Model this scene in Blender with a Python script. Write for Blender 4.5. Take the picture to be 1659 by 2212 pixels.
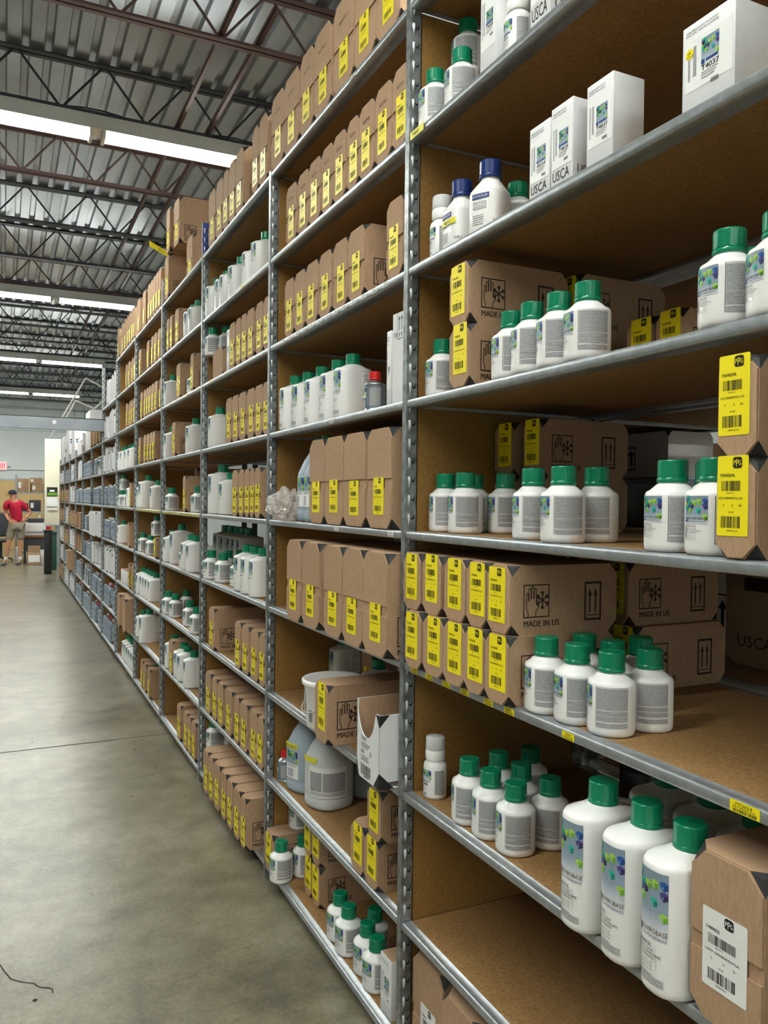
import bpy, bmesh, math, random
from mathutils import Vector, Matrix
random.seed(4)
for _o in list(bpy.data.objects): bpy.data.objects.remove(_o)
SC = bpy.context.scene
C = bpy.context.collection
PI = math.pi

# ------------------------------------------------------------------ camera
EYE = 1.5338
F_PX, YAW, PITCH, ROLL = 1730.1, 0.4430, -0.0138, 0.0104
_f = Vector((math.sin(YAW)*math.cos(PITCH), math.cos(YAW)*math.cos(PITCH), math.sin(PITCH)))
_r = Vector((math.cos(YAW), -math.sin(YAW), 0)); _u = _r.cross(_f)
_r2 = math.cos(ROLL)*_r + math.sin(ROLL)*_u; _u2 = -math.sin(ROLL)*_r + math.cos(ROLL)*_u
cd = bpy.data.cameras.new('camera'); cam = bpy.data.objects.new('camera', cd); C.objects.link(cam)
cd.sensor_fit = 'HORIZONTAL'; cd.sensor_width = 36.0; cd.lens = F_PX*36.0/1659.0
cd.clip_start = 0.05; cd.clip_end = 200
M = Matrix((( _r2.x, _u2.x, -_f.x, 0), (_r2.y, _u2.y, -_f.y, 0), (_r2.z, _u2.z, -_f.z, EYE), (0, 0, 0, 1)))
cam.matrix_world = M
SC.camera = cam

# ------------------------------------------------------------------ world, exposure
w = bpy.data.worlds.new('world'); SC.world = w; w.use_nodes = True
w.node_tree.nodes['Background'].inputs[0].default_value = (0.85, 0.93, 1.0, 1)
w.node_tree.nodes['Background'].inputs[1].default_value = 0.5
SC.view_settings.view_transform = 'Standard'; SC.view_settings.look = 'None'
SC.view_settings.gamma = 1.0; SC.view_settings.use_curve_mapping = False
SC.view_settings.exposure = 1.9
TUBE = 9.0             # strength of the fluorescent tubes
LAMP_W = 9.0           # watts given off downwards by each pair of tubes
SC.cycles.max_bounces = 7; SC.cycles.diffuse_bounces = 3; SC.cycles.glossy_bounces = 3
SC.cycles.transmission_bounces = 5; SC.cycles.transparent_max_bounces = 8
SC.cycles.use_denoising = True; SC.cycles.sample_clamp_indirect = 6.0
SC.cycles.caustics_reflective = False; SC.cycles.caustics_refractive = False

# ------------------------------------------------------------------ materials
def lin(h):
    v = [int(h[i:i+2], 16)/255 for i in (0, 2, 4)]
    return tuple(c/12.92 if c <= .04045 else ((c+.055)/1.055)**2.4 for c in v)
MATS = {}
def mat(name, col, rough=.5, metal=0, noise=0, scale=30, bump=0, emit=0, col2=None, trans=0, alpha=1, detail=4, stretch=None, coat=0):
    m = bpy.data.materials.new(name); m.use_nodes = True; nt = m.node_tree; b = nt.nodes['Principled BSDF']
    c = lin(col) if isinstance(col, str) else col
    b.inputs['Base Color'].default_value = (*c, 1); b.inputs['Roughness'].default_value = rough
    b.inputs['Metallic'].default_value = metal; b.inputs['Alpha'].default_value = alpha
    if trans: b.inputs['Transmission Weight'].default_value = trans; b.inputs['IOR'].default_value = 1.2
    if coat: b.inputs['Coat Weight'].default_value = coat
    if emit: b.inputs['Emission Color'].default_value = (*c, 1); b.inputs['Emission Strength'].default_value = emit
    if noise or bump:
        tc = nt.nodes.new('ShaderNodeTexCoord'); mp = nt.nodes.new('ShaderNodeMapping'); nt.links.new(tc.outputs['Object'], mp.inputs[0])
        if stretch: mp.inputs['Scale'].default_value = stretch
        n = nt.nodes.new('ShaderNodeTexNoise'); n.inputs['Scale'].default_value = scale; n.inputs['Detail'].default_value = detail
        nt.links.new(mp.outputs[0], n.inputs['Vector'])
        if noise:
            r = nt.nodes.new('ShaderNodeValToRGB'); r.color_ramp.elements[0].position = .3; r.color_ramp.elements[1].position = .72
            d = lin(col2) if isinstance(col2, str) else tuple(x*(1-noise) for x in c)
            r.color_ramp.elements[0].color = (*d, 1); r.color_ramp.elements[1].color = (*c, 1)
            nt.links.new(n.outputs[0], r.inputs[0]); nt.links.new(r.outputs[0], b.inputs['Base Color'])
        if bump:
            bp = nt.nodes.new('ShaderNodeBump'); bp.inputs['Strength'].default_value = bump; bp.inputs['Distance'].default_value = .002
            nt.links.new(n.outputs[0], bp.inputs['Height']); nt.links.new(bp.outputs[0], b.inputs['Normal'])
    MATS[name] = m
    if name == 'tube': m.cycles.emission_sampling = 'NONE'
    return m
mat('galvanised', 'b4b9bd', .38, .75, .25, 55, .15)
mat('galvanised_worn', 'a9aeb1', .42, .7, .45, 38, .25, col2='6a6d6c')
mat('emboss_highlight', 'd6dade', .3, .45)  # upright steel in a paler colour, painting the highlight on the teardrop bosses
mat('post_hole', '17181a', .9)
mat('board', 'a5804f', .7, 0, .3, 160, .3, col2='7f5d36', detail=6)
mat('hardboard', '9c7439', .5, 0, .2, 90, .1, col2='83602e', detail=5)
mat('kraft', 'b9987a', .85, 0, .12, 220, .25, col2='a98869', detail=3, stretch=(1, 1, .25))
mat('kraft_dark', '8a6a4e', .9)
mat('corner_black', '1b1a1c', .6)
mat('ink', '15130f', .7)
mat('ink_brown', '2e1f16', .8)
mat('yellow', 'fae600', .5)
mat('label_white', 'f0f0ee', .4)
mat('plastic_white', 'f1f0ee', .32, coat=.2)
mat('cap_green', '00805a', .28)
mat('cap_blue', '1d3472', .3)
mat('cap_red', 'd0201c', .3)
mat('navy', '243a80', .5); mat('teal', '2bb39a', .5); mat('teal_dark', '12806f', .5); mat('lime', 'a3cf52', .5); mat('lime_dark', '6ea82f', .5)
mat('purple', '4a4080', .5); mat('purple_dark', '2c2455', .5); mat('blue', '2a5aa5', .5); mat('blue_dark', '1b3f80', .5)
mat('carton_white', 'e6e6e8', .6, 0, .05, 60)
mat('tin_silver', 'b9bcc0', .28, .9)
mat('tin_dark', '3b3b3e', .4, .5)
mat('gallon', '8b98a5', .35, .5, .2, 20)
mat('gallon_label', 'c9d3dc', .5, 0, .5, 60, col2='5f7690')
mat('jug_plastic', 'd6dadb', .3, 0, trans=.12)
mat('jug_tint', 'b9c8d6', .25, 0, trans=.2)
mat('clear_cap', 'f4f4f4', .2, 0, trans=.3)
mat('bag_clear', 'efe9e6', .1, 0, alpha=.42, bump=.6, scale=60, coat=1)
mat('paint_blue', '2a4a9a', .4)
mat('rust_steel', '6f5350', .6, .1, .25, 6)
mat('dark_steel', '3c3e44', .55, .3)
mat('pipe_red', '66524e', .6)
mat('fixture_white', 'd8d8d2', .45)
mat('tube', (.97, 1.0, .93), .5, emit=TUBE)
mat('beam_grey', 'a3aab2', .45, .4, .2, 6)
mat('wall_paint', 'd2d9da', .8, 0, .04, 3)
mat('wall_tan', 'b59a6a', .8)
mat('cream', 'e9e3cd', .6)
mat('deck', 'bcc3ca', .32, .65, .15, 2.5)
mat('skin', 'c58b6c', .6); mat('shirt_red', 'c0173c', .8); mat('shorts_khaki', '9b9280', .9, 0, .2, 30); mat('cap_cloth', '2b2f3b', .9)
mat('hair_grey', 'b0aca8', .9); mat('sock', 'e8e8e6', .9); mat('shoe', '6b6668', .7)
mat('desk_dark', '3a3c44', .6); mat('black_plastic', '1c1d20', .5); mat('bin_green', '1f4d3c', .5)
mat('exit_red', 'ff1a2c', .5, emit=.9); mat('exit_white', 'f4c9c6', .5, emit=.12)
mat('dark_blue', '1f4f8c', .5)
mat('tape_yellow', 'e5dc3a', .4); mat('foil', 'e8e2c8', .15, .9, .3, 60, .6)
mat('wood_grain', 'a5683a', .7, 0, .35, 5, 0, col2='7d4723', stretch=(1, 1, 6))

def text_grey(name, dark, light):                     # small print that is too fine to pick apart
    m = bpy.data.materials.new(name); m.use_nodes = True; nt = m.node_tree; b = nt.nodes['Principled BSDF']; b.inputs['Roughness'].default_value = .5
    tc = nt.nodes.new('ShaderNodeTexCoord'); sx = nt.nodes.new('ShaderNodeSeparateXYZ'); nt.links.new(tc.outputs['Object'], sx.inputs[0])
    wv = nt.nodes.new('ShaderNodeMath'); wv.operation = 'MULTIPLY'; wv.inputs[1].default_value = 2900; nt.links.new(sx.outputs[2], wv.inputs[0])
    sn = nt.nodes.new('ShaderNodeMath'); sn.operation = 'SINE'; nt.links.new(wv.outputs[0], sn.inputs[0])
    n = nt.nodes.new('ShaderNodeTexNoise'); n.inputs['Scale'].default_value = 900; n.inputs['Detail'].default_value = 2; nt.links.new(tc.outputs['Object'], n.inputs[0])
    ad = nt.nodes.new('ShaderNodeMath'); ad.operation = 'MULTIPLY_ADD'; ad.inputs[1].default_value = .22; nt.links.new(sn.outputs[0], ad.inputs[0]); nt.links.new(n.outputs[0], ad.inputs[2])
    r = nt.nodes.new('ShaderNodeValToRGB'); r.color_ramp.elements[0].position = .35; r.color_ramp.elements[1].position = .7
    r.color_ramp.elements[0].color = (*lin(dark), 1); r.color_ramp.elements[1].color = (*lin(light), 1)
    nt.links.new(ad.outputs[0], r.inputs[0]); nt.links.new(r.outputs[0], b.inputs['Base Color']); MATS[name] = m
text_grey('small_print', '6d6d70', 'c9c9cb')
def art_back(name, z0, z1):                            # printed grey-blue fade of the bottle label
    m = bpy.data.materials.new(name); m.use_nodes = True; nt = m.node_tree; b = nt.nodes['Principled BSDF']; b.inputs['Roughness'].default_value = .4
    tc = nt.nodes.new('ShaderNodeTexCoord'); sx = nt.nodes.new('ShaderNodeSeparateXYZ'); nt.links.new(tc.outputs['Object'], sx.inputs[0])
    mr = nt.nodes.new('ShaderNodeMapRange'); mr.inputs[1].default_value = z0; mr.inputs[2].default_value = z1; nt.links.new(sx.outputs[2], mr.inputs[0])
    r = nt.nodes.new('ShaderNodeValToRGB'); e = r.color_ramp.elements; e[0].color = (*lin('dfe2e6'), 1); e[1].color = (*lin('7f93a0'), 1)
    e.new(.35).color = (*lin('8fa0b4'), 1)
    nt.links.new(mr.outputs[0], r.inputs[0]); nt.links.new(r.outputs[0], b.inputs['Base Color']); MATS[name] = m
art_back('art_small', .049, .092); art_back('art_litre', .09, .165); art_back('art_two', .10, .20); art_back('art_carton', .05, .13)

# concrete floor: mottled, polished, with a few stains
def concrete():
    m = bpy.data.materials.new('concrete'); m.use_nodes = True; nt = m.node_tree; b = nt.nodes['Principled BSDF']
    tc = nt.nodes.new('ShaderNodeTexCoord'); L = nt.links.new
    def noise(s, d, st=(1, 1, 1)):
        mp = nt.nodes.new('ShaderNodeMapping'); mp.inputs['Scale'].default_value = st; L(tc.outputs['Object'], mp.inputs[0])
        n = nt.nodes.new('ShaderNodeTexNoise'); n.inputs['Scale'].default_value = s; n.inputs['Detail'].default_value = d; n.inputs['Roughness'].default_value = .62; L(mp.outputs[0], n.inputs['Vector']); return n
    n1 = noise(1.1, 8, (1, 1.4, 1)); n2 = noise(7, 8); n4 = noise(60, 4)
    b.inputs['Coat Weight'].default_value = .25; b.inputs['Coat Roughness'].default_value = .28
    def mix(a, c_, f):
        mx = nt.nodes.new('ShaderNodeMixRGB'); mx.inputs[0].default_value = f; L(a, mx.inputs[1]); L(c_, mx.inputs[2]); return mx.outputs[0]
    r = nt.nodes.new('ShaderNodeValToRGB'); e = r.color_ramp.elements; e[0].position = .38; e[1].position = .62
    e[0].color = (*lin('544f43'), 1); e[1].color = (*lin('968f7f'), 1); e.new(.5).color = (*lin('79735f'), 1)
    L(mix(mix(n1.outputs[0], n2.outputs[0], .42), n4.outputs[0], .22), r.inputs[0]); L(r.outputs[0], b.inputs['Base Color'])
    b.inputs['Roughness'].default_value = .29
    MATS['concrete'] = m
concrete()
mat('crack', '2b2723', .9); mat('joint', '4a463e', .9); mat('patch', '6f6a5c', .6, 0, .2, 20)

# ------------------------------------------------------------------ mesh helpers
class MB:
    """collects polygons with materials and becomes ONE mesh"""
    def __init__(s): s.v = []; s.f = []; s.m = []; s.mi = []; s.sm = []
    def mid(s, m):
        if m not in s.m: s.m.append(m)
        return s.m.index(m)
    def poly(s, pts, m, smooth=False):
        k = len(s.v); s.v += [tuple(p) for p in pts]; s.f.append(tuple(range(k, k+len(pts)))); s.mi.append(s.mid(m)); s.sm.append(smooth)
    def raw(s, vs, fs, m, smooth=False):
        k = len(s.v); s.v += [tuple(p) for p in vs]; i = s.mid(m)
        for f in fs: s.f.append(tuple(k+a for a in f)); s.mi.append(i); s.sm.append(smooth)
    def box(s, x0, y0, z0, x1, y1, z1, m, bev=0):
        if bev:
            bm = bmesh.new(); r = bmesh.ops.create_cube(bm, size=1)
            for q in bm.verts: q.co = Vector(((x0+x1)/2+q.co.x*(x1-x0), (y0+y1)/2+q.co.y*(y1-y0), (z0+z1)/2+q.co.z*(z1-z0)))
            bmesh.ops.bevel(bm, geom=list(bm.edges), offset=bev, segments=2, affect='EDGES', profile=.5)
            s.bm(bm, m, True); return
        vs = [(x, y, z) for x in (x0, x1) for y in (y0, y1) for z in (z0, z1)]
        s.raw(vs, [(0, 1, 3, 2), (4, 6, 7, 5), (0, 4, 5, 1), (2, 3, 7, 6), (0, 2, 6, 4), (1, 5, 7, 3)], m)
    def bm(s, bm, m, smooth=False):
        bm.verts.index_update(); s.raw([q.co[:] for q in bm.verts], [[q.index for q in f.verts] for f in bm.faces], m, smooth); bm.free()
    def lathe(s, prof, m, n=24, cx=0, cy=0, fn=None, smooth=True, cap=True):
        """prof: (r, z) list; fn(r, angle, z) -> (x, y) lets the section be other than round"""
        vs = []; fs = []
        for r, z in prof:
            for i in range(n):
                a = 2*PI*i/n
                x, y = fn(r, a, z) if fn else (r*math.cos(a), r*math.sin(a))
                vs.append((cx+x, cy+y, z))
        for j in range(len(prof)-1):
            for i in range(n): fs.append((j*n+i, j*n+(i+1) % n, (j+1)*n+(i+1) % n, (j+1)*n+i))
        s.raw(vs, fs, m, smooth)
        if cap:
            s.raw(vs[:n], [tuple(reversed(range(n)))], m); s.raw(vs[-n:], [tuple(range(n))], m)
    def tube(s, a, b, r, m, n=8, r2=None):
        a = Vector(a); b = Vector(b); d = (b-a).normalized(); q = d.to_track_quat('Z', 'Y').to_matrix(); r2 = r if r2 is None else r2
        vs = []
        for p, rr in ((a, r), (b, r2)):
            for i in range(n): t = 2*PI*i/n; vs.append(tuple(p + q @ Vector((rr*math.cos(t), rr*math.sin(t), 0))))
        s.raw(vs, [(i, (i+1) % n, n+(i+1) % n, n+i) for i in range(n)], m, True)
        s.raw(vs[:n], [tuple(reversed(range(n)))], m); s.raw(vs[n:], [tuple(range(n))], m)
    def mesh(s, name):
        me = bpy.data.meshes.new(name); me.from_pydata(s.v, [], s.f)
        for m in s.m: me.materials.append(MATS[m])
        me.polygons.foreach_set('material_index', s.mi); me.polygons.foreach_set('use_smooth', s.sm); me.update()
        return me
def link(name, me, parent=None, loc=(0, 0, 0), rot=0):
    o = bpy.data.objects.new(name, me); C.objects.link(o); o.location = loc; o.rotation_euler = (0, 0, rot)
    if parent: o.parent = parent
    return o
def thing(name, label, cat, loc=(0, 0, 0), rot=0, group=None, me=None):
    o = link(name, me, None, loc, rot); o['label'] = label; o['category'] = cat
    if group: o['group'] = group
    return o
def struct(name, mb, label=None):
    o = link(name, mb.mesh(name)); o['kind'] = 'structure'
    if label: o['label'] = label
    return o

# ---- flat print: everything drawn at (u, v) and then laid on a surface
_txt = {}
def glyphs(s, bold=False):
    if s in _txt: return _txt[s]
    cu = bpy.data.curves.new('t', 'FONT'); cu.body = s; cu.size = 1; cu.resolution_u = 2
    o = bpy.data.objects.new('t', cu); C.objects.link(o)
    dg = bpy.context.evaluated_depsgraph_get(); me = o.evaluated_get(dg).to_mesh()
    v = [(q.co.x, q.co.y) for q in me.vertices]; f = [tuple(p.vertices) for p in me.polygons]
    o.evaluated_get(dg).to_mesh_clear(); bpy.data.objects.remove(o); bpy.data.curves.remove(cu)
    xs = [q[0] for q in v] or [0, 1]; ys = [q[1] for q in v] or [0, 1]
    _txt[s] = (v, f, min(xs), max(xs), min(ys), max(ys)); return _txt[s]
class Print:
    def __init__(s, place): s.mb = MB(); s.place = place       # place(u, v, lift) -> xyz
    def pts(s, pl, m, lift=0): s.mb.poly([s.place(u, v, lift) for u, v in pl], m)
    def rect(s, u0, v0, u1, v1, m, lift=0, n=1):
        for i in range(n):
            a = u0+(u1-u0)*i/n; b = u0+(u1-u0)*(i+1)/n; s.pts([(a, v0), (b, v0), (b, v1), (a, v1)], m, lift)
    def rrect(s, u0, v0, u1, v1, r, m, lift=0):
        pl = []
        for cx, cy, a0 in ((u1-r, v0+r, -90), (u1-r, v1-r, 0), (u0+r, v1-r, 90), (u0+r, v0+r, 180)):
            for k in range(4): a = math.radians(a0+30*k); pl.append((cx+r*math.cos(a), cy+r*math.sin(a)))
        s.pts(pl, m, lift)
    def text(s, t, u, v, h, m, w=None, lift=0, centre=False, bold=False):
        g = glyphs(t, bold); sc = h/max(g[5]-g[4], .3); sx = sc if w is None else w/(g[3]-g[2])
        u0 = u-(g[3]-g[2])*sx/2 if centre else u
        for k in range(3 if bold else 1): s.mb.raw([s.place(u0+(x-g[2])*sx+k*h*.035, v+(y-g[4])*sc, lift+k*.00003) for x, y in g[0]], g[1], m)
        return (g[3]-g[2])*sx
    def bars(s, u0, v0, u1, v1, m, lift=0, seed=1):
        r = random.Random(seed); u = u0; k = (u1-u0)/46
        while u < u1-k:
            a = k*r.choice((.6, .6, 1, 1.8)); s.rect(u, v0, min(u+a, u1), v1, m, lift); u += a+k*r.choice((.6, .9, 1.6))
    def line(s, pl, wd, m, lift=0):
        for (a, b), (c, d) in zip(pl, pl[1:]):
            dx, dy = c-a, d-b; L = math.hypot(dx, dy) or 1; nx, ny = -dy/L*wd/2, dx/L*wd/2; ex, ey = dx/L*wd/2, dy/L*wd/2
            s.pts([(a+nx-ex, b+ny-ey), (a-nx-ex, b-ny-ey), (c-nx+ex, d-ny+ey), (c+nx+ex, d+ny+ey)], m, lift)
    def frame(s, u0, v0, u1, v1, wd, m, lift=0): s.line([(u0, v0), (u1, v0), (u1, v1), (u0, v1), (u0, v0)], wd, m, lift)
    def logo(s, u, v, h, m='ink', paper='yellow', lift=.0003):
        s.rrect(u, v, u+h, v+h, h*.24, m, lift); s.text('P', u+h*.10, v+h*.30, h*.42, paper, w=h*.25, lift=lift*2)
        s.text('P', u+h*.37, v+h*.16, h*.62, paper, w=h*.27, lift=lift*2); s.text('G', u+h*.64, v+h*.28, h*.42, paper, w=h*.27, lift=lift*2)
    def art(s, u0, v0, u1, v1, back, lift=0, n=6, cubes=True):
        s.rect(u0, v0, u1, v1, back, lift, n)
        W_, H_ = u1-u0, v1-v0; c = .052*W_*1.95
        lst = [('teal', .17, .9), ('teal', .27, .72), ('purple', .1, .8), ('purple', .36, .62), ('purple', .92, .6), ('lime', .07, .72), ('lime', .47, .72), ('lime', .67, .77),
               ('lime', .27, .47), ('lime', .9, .22), ('blue', .2, .63), ('blue', .95, .78), ('teal', .65, .45), ('teal', .05, .55)]
        for nm, a, b in lst if cubes else []:
            x = u0+a*W_; y = v0+b*H_
            x = min(max(x, u0+c), u1-c)
            s.pts([(x-c, y+c*.9), (x, y+c*1.3), (x+c, y+c*.8), (x+c, y-c*.5), (x, y-c), (x-c*.6, y-c*.2)], nm, lift+.0002)
            s.pts([(x, y+c*.35), (x+c, y+c*.5), (x+c, y-c*.55), (x, y-c)], nm+'_dark', lift+.0003)
    def mesh(s, name): return s.mb.mesh(name)
def on_front(x, y, z): return lambda u, v, l: (x-.0004-l, y-u, z+v)            # faces -X, u runs towards the camera
def on_side(x, y, z): return lambda u, v, l: (x+u, y-.0004-l, z+v)             # faces -Y
def on_round(a, b, n=2.0):                                                     # wrapped, u measured from the -X point
    pts = []; N = 180
    for i in range(-N, N+1):
        t = PI*i/N; c, s_ = math.cos(t), math.sin(t)
        pts.append((-a*math.copysign(abs(c)**(2/n), c), -b*math.copysign(abs(s_)**(2/n), s_)))
    ln = [0]
    for p, q in zip(pts, pts[1:]): ln.append(ln[-1]+math.hypot(q[0]-p[0], q[1]-p[1]))
    mid = ln[N]
    def place(u, v, l):
        t = u+mid
        lo, hi = 0, len(ln)-1
        while hi-lo > 1:
            k = (lo+hi)//2
            if ln[k] <= t: lo = k
            else: hi = k
        f = (t-ln[lo])/max(ln[hi]-ln[lo], 1e-9); x = pts[lo][0]+f*(pts[hi][0]-pts[lo][0]); y = pts[lo][1]+f*(pts[hi][1]-pts[lo][1])
        dx, dy = pts[hi][0]-pts[lo][0], pts[hi][1]-pts[lo][1]; L = math.hypot(dx, dy) or 1; nx, ny = dy/L, -dx/L
        if nx*x+ny*y < 0: nx, ny = -nx, -ny
        return (x+nx*(.0006+l), y+ny*(.0006+l), v)
    return place

# ------------------------------------------------------------------ the room shell
D, Y0, BW = 0.9595, 1.9141, 1.2192                      # front plane of the shelving, first upright, bay width
ZB = [.040+.3481*k for k in range(9)]; ZT = [z+.022 for z in ZB]
DECK = 4.80
mb = MB(); mb.box(-7, -6, -.1, 9, 27, 0, 'concrete'); floor = struct('floor', mb)
mb = MB()                                                # roof deck: folded sheet with ribs along the aisle
x = -7.0; prof = []
while x < 9: prof += [(x, DECK), (x+.088, DECK), (x+.100, DECK+.038), (x+.140, DECK+.038)]; x += .1524
for (a, za), (b, zb) in zip(prof, prof[1:]): mb.raw([(a, -6, za), (b, -6, zb), (b, 27, zb), (a, 27, za)], [(0, 1, 2, 3)], 'deck')
mb.box(-7, -6, DECK+.06, 9, 27, DECK+.1, 'dark_steel'); struct('ceiling', mb)
mb = MB(); mb.box(-7, 26.6, 0, 9, 26.8, 5, 'wall_paint'); mb.box(-.5, 26.55, 2.36, 3, 26.6, 2.40, 'fixture_white'); mb.box(-.5, 26.57, 4.2, 9, 26.6, 4.26, 'beam_grey')
for i in range(3): mb.box(-.5, 26.58, 3.55+i*.18, 9, 26.6, 3.57+i*.18, 'beam_grey')
struct('wall_back', mb)
mb = MB(); mb.box(-7.2, -6, 0, -7, 27, 5, 'wall_paint'); struct('wall_left', mb)
mb = MB(); mb.box(9, -6, 0, 9.2, 27, 5, 'wall_paint'); struct('wall_right', mb)
mb = MB(); mb.box(-7, -6.2, 0, 9, -6, 5, 'wall_paint'); struct('wall_front', mb)
t = thing('partition_panel', 'tan low partition in front of the far wall, behind the person', 'partition', (0, 25.6, 0))
mb = MB(); mb.box(-1.2, 0, 0, 2.2, .05, 2.02, 'wall_tan'); link('panel', mb.mesh('panel'), t)
mb = MB(); mb.box(-1.2, -.01, 2.02, 2.2, .06, 2.06, 'beam_grey'); link('top_rail', mb.mesh('top_rail'), t)

# floor marks: saw-cut joint, crack, dark scuffs, a patch
mb = MB(); mb.raw([(-3, 5.262, .0012), (2.2, 5.310, .0012), (2.2, 5.320, .0012), (-3, 5.272, .0012)], [(0, 1, 2, 3)], 'joint'); struct('trim_1', mb, 'dark saw-cut joint crossing the concrete floor')
def ribbon(mb, pts, wd, m, z=.0012):
    rr = random.Random(len(pts))
    for (a, b), (c, d) in zip(pts, pts[1:]):
        L = math.hypot(c-a, d-b) or 1; nx, ny = -(d-b)/L*wd/2, (c-a)/L*wd/2
        mb.raw([(a-nx, b-ny, z), (c-nx, d-ny, z), (c+nx, d+ny, z), (a+nx, b+ny, z)], [(0, 1, 2, 3)], m)
mb = MB(); pts = [(-.08, 2.95), (-.007, 2.886), (.006, 2.84), (.025, 2.785), (.045, 2.765), (.06, 2.75), (.091, 2.731), (.10, 2.71), (.112, 2.697), (.13, 2.688), (.142, 2.673), (.141, 2.65)]
ribbon(mb, pts, .0035, 'crack'); struct('trim_2', mb, 'thin crack in the concrete floor')
mb = MB(); r = random.Random(3)
for i in range(26):
    cx, cy = r.uniform(-.05, .85), r.uniform(2.4, 8); L = r.uniform(.01, .07); a = r.uniform(0, 3)
    if i % 3 == 0: mb.lathe([(r.uniform(.003, .008), .0002), (.002, .0014)], 'crack', 8, cx, cy)
    else: ribbon(mb, [(cx, cy), (cx+L*math.cos(a), cy+L*math.sin(a)*1.5)], .002, 'joint')
o = struct('trim_3', mb, 'small dark scuffs and specks on the concrete floor')

# ------------------------------------------------------------------ roof joists
def rod_mesh(name, a, b, r, m): mb = MB(); mb.tube(a, b, r, m, 6); return mb.mesh(name)
JB, JT = 4.40, DECK-.002
up = rod_mesh('web_rod', (0, 0, JB+.012), (.29, 0, JT-.03), .009, 'dark_steel'); dn = rod_mesh('web_rod', (.32, 0, JT-.03), (.61, 0, JB+.012), .009, 'dark_steel')
upr = rod_mesh('web_rod', (0, 0, JB+.012), (.29, 0, JT-.03), .009, 'rust_steel'); dnr = rod_mesh('web_rod', (.32, 0, JT-.03), (.61, 0, JB+.012), .009, 'rust_steel')
def chord(m, z0, z1, wd):
    mb = MB(); mb.box(-6.9, -wd/2, z0, 8.9, -.004, z0+.005, m); mb.box(-6.9, .004, z0, 8.9, wd/2, z0+.005, m)
    mb.box(-6.9, -.009, z0, 8.9, -.004, z1, m); mb.box(-6.9, .004, z0, 8.9, .009, z1, m); return mb.mesh('chord')
chm = {k: (chord(k, JB, JB+.035, .08), chord(k, JT-.035, JT, .10)) for k in ('dark_steel', 'rust_steel')}
for k in range(16):
    y = 5.03+1.383*k; rust = k in (0, 2, 5)
    mm = 'rust_steel' if rust else 'dark_steel'
    t = thing('roof_joist', 'open-web steel roof joist, %s from the camera, under the metal deck' % (['nearest', 'second', 'third', 'fourth', 'fifth', 'sixth', 'seventh', 'eighth', 'ninth', 'tenth', 'eleventh', 'twelfth', 'thirteenth', 'fourteenth', 'fifteenth', 'sixteenth'][k]), 'joist', (0, y, 0), group='roof joists')
    link('bottom_chord', chm[mm][0], t); link('top_chord', chm[mm][1], t)
    off = (k*.37) % .61
    for i in range(-3, 7 if k < 9 else 5):
        link('web_rod', upr if rust else up, t, (i*.61+off, 0, 0)); link('web_rod', dnr if rust else dn, t, (i*.61+off, 0, 0))
for i, (x, lab) in enumerate(((1.455, 'brown bracing bar under the deck, nearer the shelving'), (1.22, 'brown bracing bar under the deck, nearer the aisle'))):
    mb = MB(); mb.box(-.016, 0, 0, .016, 21, .004, 'pipe_red'); mb.box(-.016, 0, 0, -.012, 21, .035, 'pipe_red')
    thing('bracing_bar', lab, 'bracing', (x, 4.6, JB+.036), me=mb.mesh('bracing_bar'))
mb = MB(); r0 = random.Random(5); pr = Vector((-.9, 6.46, JB+.05))
for i in range(26):
    q = Vector((-.9+i*.13, 6.46+.02*math.sin(i*.9), JB+.045+.02*math.sin(i*.7))); mb.tube(pr, q, .006, 'dark_steel', 6) if i else None; pr = q
thing('cable', 'dark electric cable lying along the joist above the nearest lamp', 'cable', me=mb.mesh('cable'))

# ------------------------------------------------------------------ fluorescent strip lights (a lamp's own light is its tubes)
def tube_mesh():
    mb = MB(); mb.tube((-.56, 0, 0), (.56, 0, 0), .019, 'tube', 12); return mb.mesh('tube')
TM = tube_mesh()
mb = MB(); mb.box(-1.25, -.05, .035, 1.25, .05, .15, 'fixture_white', .006); mb.box(-1.25, -.088, .027, 1.25, .088, .036, 'fixture_white', .002)
HM = mb.mesh('housing')
mb = MB(); mb.box(-.012, -.085, -.022, .012, .085, .05, 'fixture_white', .003); LH = mb.mesh('lampholder')
mb = MB(); mb.tube((0, 0, .148), (0, 0, .20), .003, 'dark_steel'); HG = mb.mesh('hanger')
ords = ['nearest', 'second', 'third', 'fourth', 'fifth']
def lamp(x, y, label):
    t = thing('fluorescent_light', label, 'light', (x, y, 4.24), group='fluorescent strip lights')
    link('housing', HM, t)
    for s in (-1, 1):
        for d in (-.036, .036): link('tube', TM, t, (s*.62, d, 0))
        for e in (.045, 1.195): link('lampholder', LH, t, (s*e, 0, 0))
    for s in (-1, 1):
        link('hanger', HG, t, (s*.9, 0, 0))
    ld = bpy.data.lights.new('glow', 'AREA'); ld.shape = 'RECTANGLE'; ld.size = 2.36; ld.size_y = .105; ld.energy = 2*LAMP_W; ld.color = (.97, 1.0, .93)
    lo = bpy.data.objects.new('glow', ld); C.objects.link(lo); lo.parent = t; lo.location = (0, 0, -.0225)
for k in range(-2, 4):
    y = 6.40+5.53*k
    for x, nm in ((.62, 'over the aisle'), (-1.89, 'left of the aisle, end to end with the next'), (4.6, 'added over the unseen aisle behind the shelving')):  # the row behind the shelving is unseen, added for extra light
        if k >= 0 and x == .62: lab = 'glowing twin-tube strip light over the aisle, %s from the camera' % ords[k]
        else: lab = 'strip light %s, row %s' % (nm, ['far behind camera', 'behind camera', 'one', 'two', 'three', 'four'][k+2])
        lamp(x, y, lab)

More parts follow.
